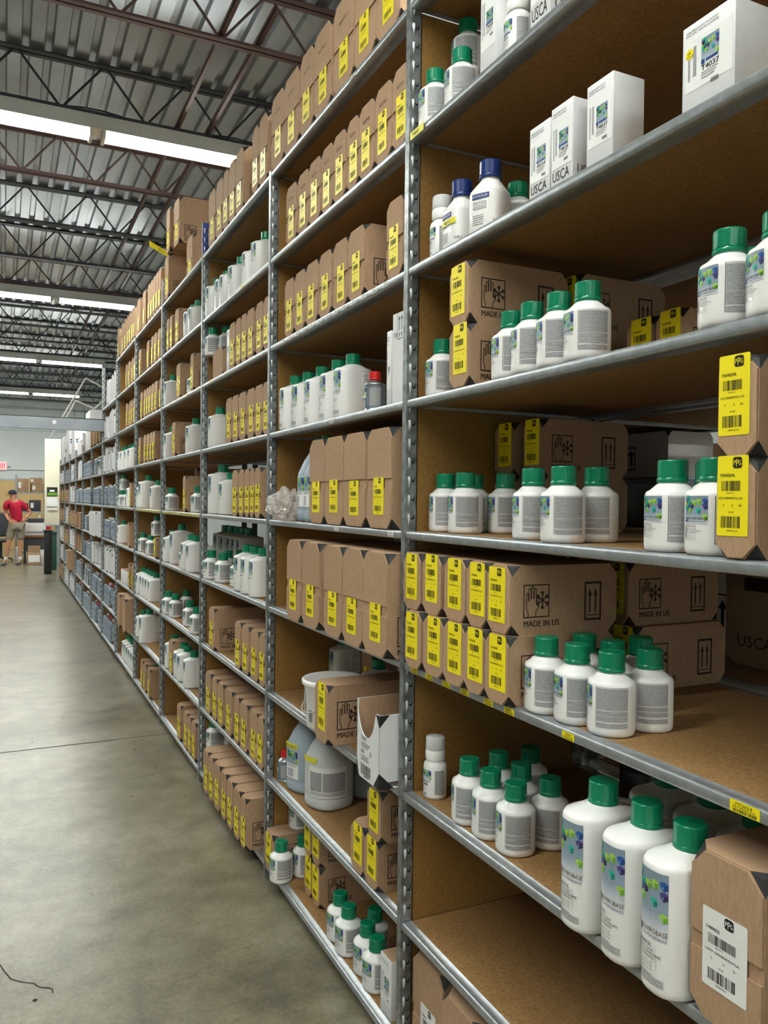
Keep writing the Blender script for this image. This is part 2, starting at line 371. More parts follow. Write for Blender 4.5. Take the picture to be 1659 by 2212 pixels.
# ------------------------------------------------------------------ shelving
DP = .60
def post_mesh(h, top=None, slots=True):
    """angle upright; x = into the bay, y = along the run, near face at y = -.020"""
    mb = MB(); g = 'galvanised_worn'
    mb.box(0, -.020, 0, .0022, .0, h, g); mb.box(0, -.0222, 0, .034, -.020, h, g); mb.box(.032, -.0222, 0, .034, -.014, h, g)
    if top: mb.box(-.0004, -.0226, top, .0344, -.0218, h, 'paint_blue')
    z = .045
    while z < h-.03 and slots:
        vs = [(.0105+.0042*sx, -.0226-dy, z+dz) for dz, sx, dy in ((-.018, 0, 0), (-.006, -.7, .001), (-.006, .7, .001), (.008, -1.1, .002), (.008, 1.1, .002), (.014, -.7, .001), (.014, .7, .001))]
        vs += [(.0105, -.0226-.0085, z+.004)]
        mb.raw(vs, [(0, 2, 7), (0, 7, 1), (1, 7, 3), (2, 4, 7), (3, 7, 5), (4, 6, 7), (5, 7, 6)], 'emboss_highlight', True)
        mb.raw([(.0145, -.0226, z+.012), (.0170, -.0226, z+.012), (.0180, -.0226, z+.003), (.0150, -.0226, z+.001)], [(0, 1, 2, 3)], 'post_hole')
        mb.raw([(.0178, -.0226, z+.003), (.0235, -.0226, z+.004), (.0262, -.0226, z+.012), (.0285, -.0226, z+.012), (.0262, -.0226, z-.001), (.018, -.0226, z-.001)], [(0, 1, 5), (1, 2, 3, 4), (1, 4, 5)], 'post_hole')
        mb.raw([(-.0003, -.011, z-.002), (-.0003, -.009, z-.002), (-.0003, -.009, z+.002), (-.0003, -.011, z+.002)], [(0, 1, 2, 3)], 'post_hole')
        z += .0497
    return mb.mesh('upright')
PM = {}
def post(h, top=None, slots=True):
    k = (h, top, slots)
    if k not in PM: PM[k] = post_mesh(h, top, slots)
    return PM[k]
def shelf_mesh():
    mb = MB(); y0, y1 = .001, BW-.0235; r = .005
    sec = [(.034, .022), (.034-.0, .0215), (r+.003, .022), (.005, .0212), (.003, .019), (.002, .015), (.002, .006), (.0035, .002), (.007, 0), (.045, 0), (.045, .0015), (.008, .0015)]
    vs = [(x, y, z) for y in (y0, y1) for x, z in sec]; n = len(sec)
    mb.raw(vs, [(i, (i+1) % n, n+(i+1) % n, n+i) for i in range(n-1)], 'galvanised', True)
    mb.raw(vs, [tuple(range(1, n))], 'galvanised'); mb.raw(vs, [tuple(n+i for i in range(1, n))], 'galvanised')
    mb.box(DP-.03, y0, 0, DP-.002, y1, .0205, 'galvanised'); mb.box(.03, y0, .0, DP-.03, y0+.003, .02, 'galvanised'); mb.box(.03, y1-.003, .0, DP-.03, y1, .02, 'galvanised')
    return mb.mesh('shelf')
SM = shelf_mesh()
mb = MB(); mb.box(.030, .005, .008, DP-.031, BW-.0275, .0216, 'board'); BM_ = mb.mesh('shelf_board')
def panel_mesh(z0, z1):
    mb = MB(); mb.box(.036, BW-.0195, z0, DP-.036, BW-.0155, z1, 'hardboard'); return mb.mesh('side_panel')
ordn = ['nearest', 'second', 'third', 'fourth', 'fifth', 'sixth', 'seventh', 'eighth', 'ninth', 'tenth', 'eleventh', 'twelfth', 'thirteenth']
def unit(b, origin, rot, label, levels, panels, h_far, h_near=None, top=None, group='shelving bays along the aisle', slots=True):
    t = thing('shelving_unit', label, 'shelving', origin, rot, group)
    link('upright', post(h_far, top, slots), t, (0, BW, 0))
    link('upright', post(min(h_far, 2.87), None, False), t, (DP-.036, BW, 0))
    if h_near: link('upright', post(h_near, None, slots), t, (0, 0, 0)); link('upright', post(h_near, None, False), t, (DP-.036, 0, 0))
    sh = []
    for k in levels:
        s = link('shelf', SM, t, (0, 0, ZB[k])); link('shelf_board', BM_, s); sh.append(s)
    for a, c in panels: link('side_panel', panel_mesh(ZB[a]+.01, ZB[c]+.0), t)
    return t, sh
UNITS = {}
for b in range(1, 14):
    ya = Y0+(b-2)*BW; lv = range(0, 9) if b <= 6 else (range(0, 8) if b == 7 else range(0, 7))
    top = 8 if b <= 6 else (7 if b == 7 else 6)
    pan = [(0, top)] if b <= 2 else ([(0, 3), (5, top)] if b <= 4 else [(0, top)])
    hf = {1: 2.87, 2: 2.85, 3: 3.02, 4: 3.02, 5: 2.83, 6: 2.87, 7: 2.95}.get(b, 2.22)
    if b >= 9: hf = 2.25
    UNITS[b] = unit(b, (D, ya, 0), 0, 'galvanised shelving bay, %s along the aisle from the camera' % ordn[b-1], lv, pan, hf, 2.87 if b == 1 else None, 2.86 if b == 3 else None)
for b in range(0, 5):      # the rack standing back to back with it
    ya = Y0+(b-2)*BW
    unit(20+b, (D+2*DP+.045, ya+BW, 0), PI, 'galvanised shelving bay of the rear rack, %s from the camera' % ordn[b], range(0, 9), [] if b else [], 2.87, 2.87 if b == 4 else None, group='bays of the rear rack', slots=False)
for b in range(0, 5):      # and one more across the next aisle
    unit(30+b, (4.1, 2.4+b*BW, 0), 0, 'galvanised shelving bay across the next aisle, %s from the camera' % ordn[b], range(0, 7), [(0, 6)], 2.4, 2.4 if b == 0 else None, group='bays across the next aisle')

# price tags stuck on shelf edges (parts of the shelf)
def tag_mesh(txt=None, m='yellow', w=.036, h=.014):
    p = Print(lambda u, v, l: (.0016-l, -u, v)); p.rrect(0, 0, w, h, .0015, m)
    if txt:
        p.text(txt, w*.2, h*.62, h*.26, 'ink', lift=.0004, w=w*.55); p.bars(w*.1, h*.08, w*.9, h*.35, 'ink', .0004, 3); p.text(txt+'-EX', w*.12, h*.42, h*.15, 'ink', lift=.0004, w=w*.75)
    return p.mesh('shelf_tag')
TG = tag_mesh('MT2624', w=.052, h=.0175); TGS = tag_mesh('T4040'); TGW = tag_mesh('T4700', 'label_white')
def tag(b, k, y, me=TGS): link('shelf_tag', me, UNITS[b][1][k], (0, y-(Y0+(b-2)*BW), .003))
for y in (1.852, 1.772, 1.685, 1.60, 1.50, 1.42): tag(1, 3, y)
tag(1, 3, 1.225); tag(1, 3, .835, TG)
for y in (2.4, 2.0): tag(2, 4, y, TGW)
tag(2, 5, 2.45, TGW); tag(2, 8, 2.3, TGW); tag(3, 7, 3.55); tag(3, 6, 4.15); tag(4, 6, 5.3); tag(4, 6, 4.75); tag(4, 1, 4.9); tag(4, 0, 4.98); tag(6, 0, 7.2)
for i in range(13): tag(2, 6, 2.95-i*.075, TGW)
for i in range(16): tag(4, 4, 5.48-i*.07); tag(5, 4, 6.70-i*.07)
mb = MB(); p = Print(lambda u, v, l: (-.0006-l, -u, v)); p.rrect(0, 0, .075, .02, .002, 'tape_yellow'); p.text('T4000', .012, .005, .010, 'ink', lift=.0004)
link('masking_tape', p.mesh('masking_tape'), UNITS[1][1][7], (-.0005, BW-.03, .001))

# ------------------------------------------------------------------ goods: one builder for each kind, meshes shared by all copies
CACHE = {}
def cached(key, fn):
    if key not in CACHE: CACHE[key] = fn()
    return CACHE[key]
def cap_mesh(r, h, m, n=30):
    mb = MB()
    rib = lambda rr, a, z: ((rr*(1+(.025 if int(a/(2*PI)*n*1.0+.5) % 2 else 0)))*math.cos(a), (rr*(1+(.025 if int(a/(2*PI)*n*1.0+.5) % 2 else 0)))*math.sin(a))
    mb.lathe([(r*.96, 0), (r*1.03, .001), (r*1.03, h*.2), (r*.97, h*.22), (r*.97, h*.25)], m, n, cap=False)
    mb.lathe([(r*.97, h*.25), (r*.97, h*.93)], m, n*2, fn=rib, cap=False)
    mb.lathe([(r*.98, h*.93), (r*.95, h*.985), (r*.88, h), (r*.80, h*.985), (r*.78, h*.97)], m, n)
    return mb
def se(a, b, n):                                    # superellipse section scaled by r in 0..1
    def fn(r, t, z):
        c, s = math.cos(t), math.sin(t); return (r*a*math.copysign(abs(c)**(2/n), c), r*b*math.copysign(abs(s)**(2/n), s))
    return fn
BOT = {'hl': dict(a=.0430, b=.0430, n=2.25, sh=.092, neck=.113, nr=.0235, cr=.0247, ch=.038, top=.152),
       'l1': dict(a=.064, b=.0415, n=2.9, sh=.158, neck=.180, nr=.0235, cr=.0247, ch=.036, top=.215),
       'l2': dict(a=.080, b=.0465, n=2.7, sh=.203, neck=.222, nr=.0255, cr=.0270, ch=.042, top=.262)}
def bottle_body(kd):
    q = BOT[kd]; a, b, n = q['a'], q['b'], q['n']; mb = MB(); f = se(1, 1, n); N = 48
    def ring(s, z, k):                                 # k: 0 body section .. 1 round neck
        out = []
        for i in range(N):
            t = 2*PI*i/N; nn = n+(2-n)*k; c, s_ = math.cos(t), math.sin(t)
            ax = a*s*(1-k)+q['nr']*k; by = b*s*(1-k)+q['nr']*k
            out.append((ax*math.copysign(abs(c)**(2/nn), c), by*math.copysign(abs(s_)**(2/nn), s_), z))
        return out
    sh, nk = q['sh'], q['neck']; rg = [ring(.88, 0, 0), ring(.95, .002, 0), ring(.99, .006, 0), ring(1, .012, 0), ring(1, sh*.5, 0), ring(1, sh-.004, 0), ring(.985, sh+.002, 0), ring(.94, sh+.007, 0),
          ring(.99, sh+.5*(nk-sh), .42), ring(1, sh+.85*(nk-sh), .8), ring(1, nk, 1), ring(1, nk+.006, 1)]
    vs = [p for r_ in rg for p in r_]; fs = [(j*N+i, j*N+(i+1) % N, (j+1)*N+(i+1) % N, (j+1)*N+i) for j in range(len(rg)-1) for i in range(N)]
    mb.raw(vs, fs, 'plastic_white', True); mb.raw(rg[0], [tuple(reversed(range(N)))], 'plastic_white'); mb.raw(rg[-1], [tuple(range(N))], 'plastic_white')
    return mb.mesh('body')
def grip_mesh(kd, s):                                  # ribbed hand grip moulded into the flat side
    q = BOT[kd]; mb = MB(); x0, x1 = q['a']*.28, q['a']*.78; z0, z1 = q['sh']*.48, q['sh']*.92; y = s*(q['b']+.0002)
    yy = lambda d: y-s*d
    fr = [(x0-.007, z0-.010), (x1+.007, z0-.010), (x1+.007, z1+.006), (x0-.007, z1+.006)]; md = [(x0-.002, z0-.003), (x1+.002, z0-.003), (x1+.002, z1+.001), (x0-.002, z1+.001)]; inn = [(x0+.001, z0), (x1-.001, z0), (x1-.001, z1-.002), (x0+.001, z1-.002)]
    vs = [(x, y*.97, z) for x, z in fr]+[(x, yy(-.0028), z) for x, z in md]+[(x, yy(.0004), z) for x, z in inn]
    mb.raw(vs, [(k+a, k+(a+1) % 4, k+4+(a+1) % 4, k+4+a) for k in (0, 4) for a in range(4)], 'plastic_white', True)
    mb.raw(vs[8:], [(0, 1, 2, 3)], 'plastic_white')
    nz = 15 if kd == 'l2' else 12; h = (z1-z0)/nz
    for i in range(nz):
        a = z0+i*h; mb.raw([(x0+.003, yy(.0002), a), (x1-.003, yy(.0002), a), (x1-.003, yy(-.0020), a+h*.5), (x0+.003, yy(-.0020), a+h*.5), (x1-.003, yy(.0002), a+h*.7), (x0+.003, yy(.0002), a+h*.7)], [(0, 1, 2, 3), (3, 2, 4, 5)], 'plastic_white')
    mb.box(x0-.004, min(y*.96, y+s*.0055), z0-.010, x1+.006, max(y*.96, y+s*.0055), z0-.002, 'plastic_white', .002)
    return mb.mesh('grip')
def bottle_label(kd, code, far=False):
    q = BOT[kd]; pl = on_round(q['a'], q['b'], q['n']); p = Print(pl)
    if kd == 'hl':
        u0, w, z1, z0 = -.026, .044, .092, .049; art = 'art_small'; name_h = .0042
    elif kd == 'l1':
        u0, w, z1, z0 = -.033, .060, .156, .092; art = 'art_litre'; name_h = .0062
    else:
        u0, w, z1, z0 = -.036, .068, .198, .108; art = 'art_two'; name_h = .0080
    p.art(u0, z0, u0+w, z1, art, n=8, cubes=True)
    if far: p.rect(u0+.004, z0-.009, u0+w*.8, z0-.006, 'ink', n=3); p.rect(u0+.004, z0*.35, u0+w*.6, z0*.35+.003, 'small_print', n=3); return p.mesh('label')
    zz = z0+.006 if kd == 'hl' else z0-name_h*1.1
    lf = .0005
    p.logo(u0+.001, zz-name_h*.9, name_h*1.7, 'blue_dark', 'label_white', .0004)
    p.text('ENVIROBASE', u0+name_h*2.2, zz, name_h, 'ink', w=w-name_h*2.2, lift=lf); p.text('HIGH PERFORMANCE', u0+name_h*2.2, zz-name_h*.95, name_h*.62, 'blue_dark', w=w*.72, lift=lf)
    z = zz-name_h*2.6
    if kd == 'l2' and code != 'plain': p.rrect(u0+.002, z-.034, u0+w*.72, z+.001, .003, 'carton_white', .0001)
    p.text(code if code != 'plain' else 'T4790', u0+.006, z-name_h*.2, name_h*.8, 'ink', lift=lf)
    p.rect(u0+.001, z-name_h*4, u0+.0042, z+name_h*.4, 'small_print', lf)
    for i, t in enumerate(('MEDIUM CLEAR', 'BASE INTERMEDIAIRE', 'TRANSPARENTE')): p.text(t, u0+.006, z-name_h*(1.05+.75*i), name_h*.48, 'ink', lift=lf)
    for i in range(3): p.text('VOC 250 G/L  2.1 LB', u0+.006, z-name_h*(3.5+.7*i), name_h*.36, 'ink', lift=lf)
    if kd != 'hl':
        zb = z0*.30
        for i in range(5): p.rect(u0+.003, zb-i*.0032, u0+w*(.62 if i == 0 else .92), zb-i*.0032+.0009, 'ink', lf, n=6)
    return p.mesh('label')
def text_panel(kd):
    q = BOT[kd]; p = Print(on_round(q['a'], q['b'], q['n']))
    if kd == 'hl': u0, u1, z0, z1 = .030, .088, .018, .090
    elif kd == 'l1': u0, u1, z0, z1 = .118, .155, .03, .15
    else: u0, u1, z0, z1 = .145, .19, .03, .19
    H = z1-z0; n = 12
    p.rect(u0, z0+H*.45, u1, z1, 'small_print', n=n); p.rect(u0, z0+H*.31, u1, z0+H*.43, 'small_print', n=n); p.rect(u0, z0+H*.16, u1, z0+H*.29, 'small_print', n=n); p.rect(u0, z0, u1, z0+H*.12, 'small_print', n=n)
    for i in range(n):
        a = u0-.0015+(u1-u0+.003)*i/n; b_ = u0-.0015+(u1-u0+.003)*(i+1)/n
        p.pts([(a, z1+.0012), (b_, z1+.0012), (b_, z1+.0018), (a, z1+.0018)], 'ink')
    p.rect(u0-.0018, z0, u0-.0011, z1+.0018, 'ink')
    return p.mesh('text_panel')
def bottle(kd, label, loc, rot, group, cap='cap_green', code='T4242/HL', far=0):
    q = BOT[kd]; nm = {'hl': 'half_litre_bottle', 'l1': 'litre_bottle', 'l2': 'two_litre_bottle'}[kd]
    t = thing(nm, label, 'bottle', loc, rot, group)
    link('body', cached(('body', kd), lambda: bottle_body(kd)), t)
    link('cap', cached(('cap', kd, cap), lambda: cap_mesh(q['cr'], q['ch'], cap, 30).mesh('cap')), t, (0, 0, q['top']-q['ch']))
    link('label', cached(('lab', kd, code, far), lambda: bottle_label(kd, code, far)), t)
    if kd == 'hl' or not far: link('text_panel', cached(('tp', kd), lambda: text_panel(kd)), t)
    if kd != 'hl':
        for s in (-1,) if far else (-1, 1): link('grip', cached(('grip', kd, s), lambda: grip_mesh(kd, s)), t)
    return t

# ---- cases: cardboard with cut corners, a label on the narrow end, handling marks on the side
def case_body(w, d, h, c=.020, m='kraft'):
    mb = MB(); w2 = w/2; P8 = [(x, y, z) for x in (0, d) for y in (-w2, w2) for z in (0, h)]
    # truncated box: every corner is replaced by a black triangle
    V = {}; vs = []
    for i, (x, y, z) in enumerate(P8):
        sx = 1 if x == 0 else -1; sy = 1 if y < 0 else -1; sz = 1 if z == 0 else -1
        for ax, q in (('x', (x+sx*c, y, z)), ('y', (x, y+sy*c, z)), ('z', (x, y, z+sz*c*1.15))): V[(i, ax)] = len(vs); vs.append(q)
    idx = lambda ix, iy, iz: ix*4+iy*2+iz
    def face(cs, axes):                                # cs: 4 corners in order, each gives two vertices
        out = []
        n = len(cs)
        for k in range(n):
            i = cs[k]; pv = cs[k-1]; nx = cs[(k+1) % n]
            axp = [a for a, s in zip('xyz', (4, 2, 1)) if abs(i-pv) == s][0]; axn = [a for a, s in zip('xyz', (4, 2, 1)) if abs(i-nx) == s][0]
            out += [V[(i, axp)], V[(i, axn)]]
        return tuple(out)
    quads = [(0, 1, 3, 2), (4, 6, 7, 5), (0, 4, 5, 1), (2, 3, 7, 6), (0, 2, 6, 4), (1, 5, 7, 3)]
    k0 = len(mb.v); mb.raw(vs, [face(q, None) for q in quads], m)
    # corner facets, pushed in to a point; their black stands for the shaded inside
    for i, (x, y, z) in enumerate(P8):
        a, b_, c_ = vs[V[(i, 'x')]], vs[V[(i, 'y')]], vs[V[(i, 'z')]]
        ce = tuple(((a[k]+b_[k]+c_[k])/3*.82+P8[i][k]*.18) for k in range(3))
        mb.raw([a, b_, c_, ce], [(0, 1, 3), (1, 2, 3), (2, 0, 3)], 'corner_black')
    return mb.mesh('body')
def flap_mesh(w, z0, z1, cut, up, m='kraft'):
    w2 = w/2-.0015; mb = MB(); t = .0036
    o = [(-w2, z0), (w2, z0), (w2, z1-cut), (w2-cut, z1), (-w2+cut, z1), (-w2, z1-cut)] if up else [(-w2, z0+cut), (-w2+cut, z0), (w2-cut, z0), (w2, z0+cut), (w2, z1), (-w2, z1)]
    n = len(o); vs = [(-t, y, z) for y, z in o]+[(-.0002, y, z) for y, z in o]
    mb.raw(vs, [tuple(range(n))]+[(i, (i+1) % n, n+(i+1) % n, n+i) for i in range(n)], m); return mb.mesh('flap')
def case_label(lw, lh, code, num, qty, paper='yellow', fold=False, detail=2):
    p = Print(lambda u, v, l: (-.0042-l-(.0015*math.sin(v*60) if fold else 0), -u, v)); r = min(.003, lw*.08)
    p.rrect(-lw/2, 0, lw/2, lh, r, paper)
    lf = .0003
    if detail == 0:
        p.rect(-lw*.30, lh*.56, lw*.3, lh*.70, 'small_print', lf); p.rect(-lw*.30, lh*.12, lw*.3, lh*.26, 'small_print', lf); p.rect(-.08*lw, lh*.82, .16*lw, lh*.9, 'ink', lf); return p.mesh('label')
    hh = min(lw*.30, lh*.14)
    if detail == 2: p.logo(lw*.0, lh*.84, hh, 'ink', paper, lf)
    else: p.rrect(0, lh*.84, hh, lh*.84+hh, hh*.24, 'ink', lf)
    p.bars(-lw*.36, lh*.56, lw*.26, lh*.685, 'ink', lf, 5); p.bars(-lw*.36, lh*.10, lw*.26, lh*.245, 'ink', lf, 9)
    if detail == 2:
        p.text(code, -lw*.42, lh*.735, lh*.040, 'ink', lift=lf, bold=True); p.text(num, -lw*.44, lh*.455, lh*.030, 'ink', w=lw*.78, lift=lf)
        p.text(qty[0], -lw*.30, lh*.365, lh*.030, 'ink', lift=lf); p.text('X', -lw*.03, lh*.365, lh*.030, 'ink', lift=lf); p.text(qty[1], lw*.20, lh*.365, lh*.030, 'ink', lift=lf)
        p.text('00180', -lw*.12, lh*.285, lh*.022, 'ink', lift=lf); p.text(num[-12:], -lw*.18, lh*.055, lh*.02, 'ink', lift=lf); p.text('0808093612', -lw*.2, lh*.525, lh*.016, 'ink', lift=lf)
    else:
        p.rect(-lw*.42, lh*.735, -lw*.05, lh*.76, 'ink', lf); p.rect(-lw*.42, lh*.46, lw*.34, lh*.478, 'ink', lf)
        for q in (-.3, -.03, .2): p.rect(lw*q, lh*.365, lw*(q+.08), lh*.39, 'ink', lf)
    return p.mesh('label')
def side_print(d, h, sc=1.0, us='MADE IN US'):
    p = Print(on_side(0, 0, 0)); m = 'ink_brown'; s = h*.46 if h < .2 else .078*sc
    u, v = .030, h*.26 if h < .2 else .035
    lw = s*.030
    p.frame(u, v, u+s*.95, v+s, lw*1.3, m)
    H = [(.16, 0), (.16, .14), (.10, .25), (.10, .72), (.13, .76), (.17, .72), (.17, .52), (.19, .52), (.19, .86), (.23, .90), (.27, .86), (.27, .58), (.29, .58), (.29, .92), (.33, .96), (.37, .92), (.37, .58), (.39, .58), (.39, .86), (.43, .9), (.47, .86), (.47, .42), (.49, .42), (.52, .66), (.56, .68), (.58, .62), (.56, .32), (.46, .18), (.44, 0)]
    p.line([(u+a*s, v+b*s) for a, b in H], lw, m)
    cx, cy = u+.70*s, v+.52*s
    for k in range(6):
        a = PI/6+k*PI/3; e = (cx+.24*s*math.cos(a), cy+.27*s*math.sin(a)); p.line([(cx, cy), e], lw*1.5, m, .0001*k)
        mx_, my_ = cx+.15*s*math.cos(a), cy+.17*s*math.sin(a)
        for q in (.6, -.6): p.line([(mx_, my_), (mx_+.09*s*math.cos(a+q), my_+.09*s*math.sin(a+q))], lw*1.4, m, .0001*k)
    p.text(us, u, v-s*.30, s*.19, m, w=s*1.35, bold=True)
    a0 = d-.088 if h < .2 else d-.1; wd = s*.62
    p.frame(a0, v-s*.18, a0+wd, v+s*1.0, lw*2.2, m)
    for q in (.30, .68):
        c = a0+wd*q; p.rect(c-s*.028, v+s*.05, c+s*.028, v+s*.62, m); p.pts([(c-s*.075, v+s*.58), (c+s*.075, v+s*.58), (c, v+s*.82)], m, .0001)
    p.rect(a0+wd*.12, v-s*.06, a0+wd*.88, v-s*.03, m)
    return p.mesh('side_print')
DIM = {'HL': (.094, .28, .147), '1L': (.112, .29, .215), '2L': (.165, .31, .285)}
def case(label, loc, rot, group, w, size, e, far):
    W0, d, h = DIM[size]; d = e.get('d', d); h = e.get('h', h); w = round(w*200)/200
    nm = 'cardboard_case'; t = thing(nm, label, 'box', loc, rot, group); cut = .020 if size != '2L' else .026
    link('body', cached(('cb', w, d, h), lambda: case_body(w, d, h, cut)), t)
    if size != 'HL' and far < 3 or size == 'HL' and far < 2:
        if size == 'HL': zs, lo = h*.47, h*.47
        else: zs, lo = h*.50, h*.40
        link('flap', cached(('fu', w, h), lambda: flap_mesh(w, zs, h-.002, cut, True)), t); link('flap', cached(('fl', w, h), lambda: flap_mesh(w, .002, lo, cut, False)), t)
    if not e.get('nolabel'):
        paper = 'label_white' if e.get('white') else 'yellow'
        if size == 'HL': lw, lh, z = .062, h*.80, h*.19
        elif size == '1L': lw, lh, z = .058, .115, h*.10
        else: lw, lh, z = .070, .106, h*.125
        if e.get('white'): lw, lh, z = .080, .118, .055
        lw = min(lw, w*.78)
        code, num, qty = ('T4800/2L', '2409 0808089692A', ('2', '2L')) if e.get('white') else (('T4342/HL', 'S03.0808093612A', ('3', 'HL')) if size == 'HL' else ('T4242/1L', 'S03.0808093618A', ('3', '1L')))
        det = 2 if far <= 1 else (1 if far == 2 else 0)
        yo = random.Random(int(loc[1]*1000)).choice((-.006, 0, .005))
        l = link('label', cached(('cl', round(lw, 3), lh, paper, code, det), lambda: case_label(lw, lh, code, num, qty, paper, False, det)), t, (0, yo, z+random.Random(int(loc[1]*777)).uniform(-.004, .006)))
    if far <= 2: link('side_print', cached(('sp', d, h, w), lambda: side_print(d, h)), t, (0, -w/2, 0))
    if e.get('foil'):
        mb = MB(); mb.box(-.003, -w*.4, h*.1, -.0005, w*.4, h*.9, 'foil'); link('foil_wrap', mb.mesh('foil_wrap'), t)
    if size in ('1L', '2L') and far <= 1 and e.get('low') is None and loc[2] > 2.2:
        p = Print(lambda u, v, l: (-.0040-l, -u, v)); p.text('86077001', -w*.22, h*.74, .010, 'ink_brown', w=w*.42); link('stamped_number', cached(('num', w, h), lambda: p.mesh('stamped_number')), t)
    return t
def carton_mesh(w, d, h, black=False, m='carton_white'):
    if black: return case_body(w, d, h, .018, m)
    mb = MB(); mb.box(0, -w/2, 0, d, w/2, h, m, .0012); mb.box(.002, -w/2+.002, h-.001, d-.002, w/2-.002, h+.0006, 'kraft'); return mb.mesh('body')
def carton(label, loc, group, w, d, h, e):
    t = thing('white_carton', label, 'box', loc, 0, group)
    link('body', cached(('ctn', w, d, h, bool(e.get('corner'))), lambda: carton_mesh(w, d, h, bool(e.get('corner')))), t)
    art = e.get('art')
    if art:
        p = Print(on_front(0, 0, 0)); s = min(w*.42, .034)
        p.rrect(-w*.44, h*.22, w*.46, h*.80, .002, 'label_white', 0); a0, z0 = -w*.12, h*.46
        p.art(a0, z0, a0+s, z0+s*1.15, 'art_carton', .0002, 1); p.rrect(a0, z0-s*.02, a0+s*.2, z0+s*.2, s*.05, 'blue_dark', .0006); p.rect(a0+s*.28, z0+s*.05, a0+s*.95, z0+s*.16, 'blue_dark', .0006)
        p.text(art, a0, z0-s*.30, s*.24, 'ink', lift=.0004, bold=True, w=s*1.0)
        for i in range(3): p.rect(a0, z0-s*(.42+.12*i), a0+s*(.95-.1*i), z0-s*(.42+.12*i)+s*.05, 'small_print', .0004)
        p.bars(a0+s*.55, z0-s*1.05, a0+s, z0-s*.85, 'ink', .0004, 4)
        p.rect(-w*.38, h*.34, -w*.34, h*.72, 'small_print', .0004); p.rect(-w*.28, h*.38, -w*.22, h*.72, 'small_print', .0004)
        p.text('0808094979/3337', -w*.42, h*.90, h*.022, 'ink', lift=.0004, w=w*.62); p.text('DOM: 04/01/2023', -w*.42, h*.865, h*.022, 'ink', lift=.0004, w=w*.62)
        if e.get('dot'): p.rrect(-w*.43, h*.60, -w*.43+.016, h*.60+.016, .0079, 'yellow', .0005); p.text('DF', -w*.43+.004, h*.60+.008, .004, 'ink', lift=.0008); p.text('9-29-23', -w*.43+.002, h*.60+.003, .003, 'ink', lift=.0008)
        link('label', p.mesh('label'), t)
    if e.get('usca'):
        p = Print(on_front(0, 0, 0)); p.text('USCA', -w*.40, h*.06, h*.125, 'ink', lift=.0002, w=w*.76); link('printed_letters', p.mesh('printed_letters'), t)
        p = Print(on_side(0, -w/2, 0)); p.text('USCA', .012, h*.06, h*.125, 'ink', lift=.0002, w=d*.6); link('printed_letters', p.mesh('printed_letters'), t)
    return t
def round_thing(name, label, cat, loc, rot, group, parts): 
    t = thing(name, label, cat, loc, rot, group)
    for nm, me, z in parts: link(nm, me, t, (0, 0, z))
    return t
def meter_bottle(label, loc, rot, group, code):
    def body():
        mb = MB(); mb.lathe([(.027, 0), (.030, .003), (.031, .008), (.031, .082), (.029, .090), (.022, .097), (.022, .104)], 'plastic_white', 28); return mb.mesh('body')
    def col():
        mb = MB(); mb.lathe([(.0255, 0), (.0265, .003), (.0265, .022), (.0245, .026)], 'plastic_white', 28); return mb.mesh('collar')
    def cup():
        mb = MB(); mb.lathe([(.0255, 0), (.0262, .002), (.0250, .030), (.0235, .033), (.010, .034)], 'clear_cap', 28); return mb.mesh('measuring_cap')
    def lab():
        p = Print(on_round(.031, .031)); p.art(-.020, .050, .016, .076, 'art_small', n=5); p.rect(-.018, .046, .012, .048, 'blue_dark', n=4); p.text(code, -.018, .036, .0065, 'ink', lift=.0003, bold=True)
        for i in range(3): p.rect(-.018, .030-i*.004, .006, .0312-i*.004, 'small_print', n=4)
        p.rect(-.010, .010, .002, .016, 'small_print', n=2); p.rect(.026, .014, .052, .076, 'small_print', n=8); return p.mesh('label')
    round_thing('metering_bottle', label, 'bottle', loc, rot, group, [('body', cached('mb', body), 0), ('collar', cached('mc', col), .100), ('measuring_cap', cached('mm', cup), .126), ('label', lab(), 0)])
def blue_bottle(label, loc, rot, group, tape):
    def body():
        mb = MB(); f = se(1, 1, 3.2); mb.lathe([(.038, 0), (.041, .003), (.042, .008), (.042, .095), (.041, .100), (.030, .118), (.023, .128), (.022, .136)], 'plastic_white', 32, fn=lambda r, a, z: se(r, r, 2+1.4*max(0, min(1, (.128-z)/.03)))(1, a, z)); return mb.mesh('body')
    def lab():
        p = Print(on_round(.042, .042, 3.4)); p.rrect(-.026, .05, .022, .092, .002, 'label_white'); p.rect(-.024, .078, .020, .090, 'navy', .0003, 6); p.text('AUTOCOLOR', -.022, .081, .006, 'label_white', lift=.0007, w=.038)
        for i in range(4): p.rect(-.022, .070-i*.005, .014, .0715-i*.005, 'small_print', .0003, 5)
        p.text('0.5Le', .030, .022, .006, 'ink', lift=.0003)
        for i in range(5): p.rect(-.022, .040-i*.005, .006, .041-i*.005, 'ink', .0003, 4)
        return p.mesh('label')
    parts = [('body', cached('bb', body), 0), ('cap', cached('bcap', lambda: cap_mesh(.0255, .042, 'cap_blue').mesh('cap')), .133), ('label', cached('bl', lab), 0)]
    if tape:
        p = Print(on_round(.0426, .0426, 3.4)); p.rect(-.026, .060, .034, .074, 'tape_yellow', .0008, 8); p.text('4031', -.010, .0625, .009, 'ink', lift=.0013, w=.026); parts.append(('masking_tape', p.mesh('masking_tape'), 0))
    round_thing('blue_capped_bottle', label, 'bottle', loc, rot, group, parts)
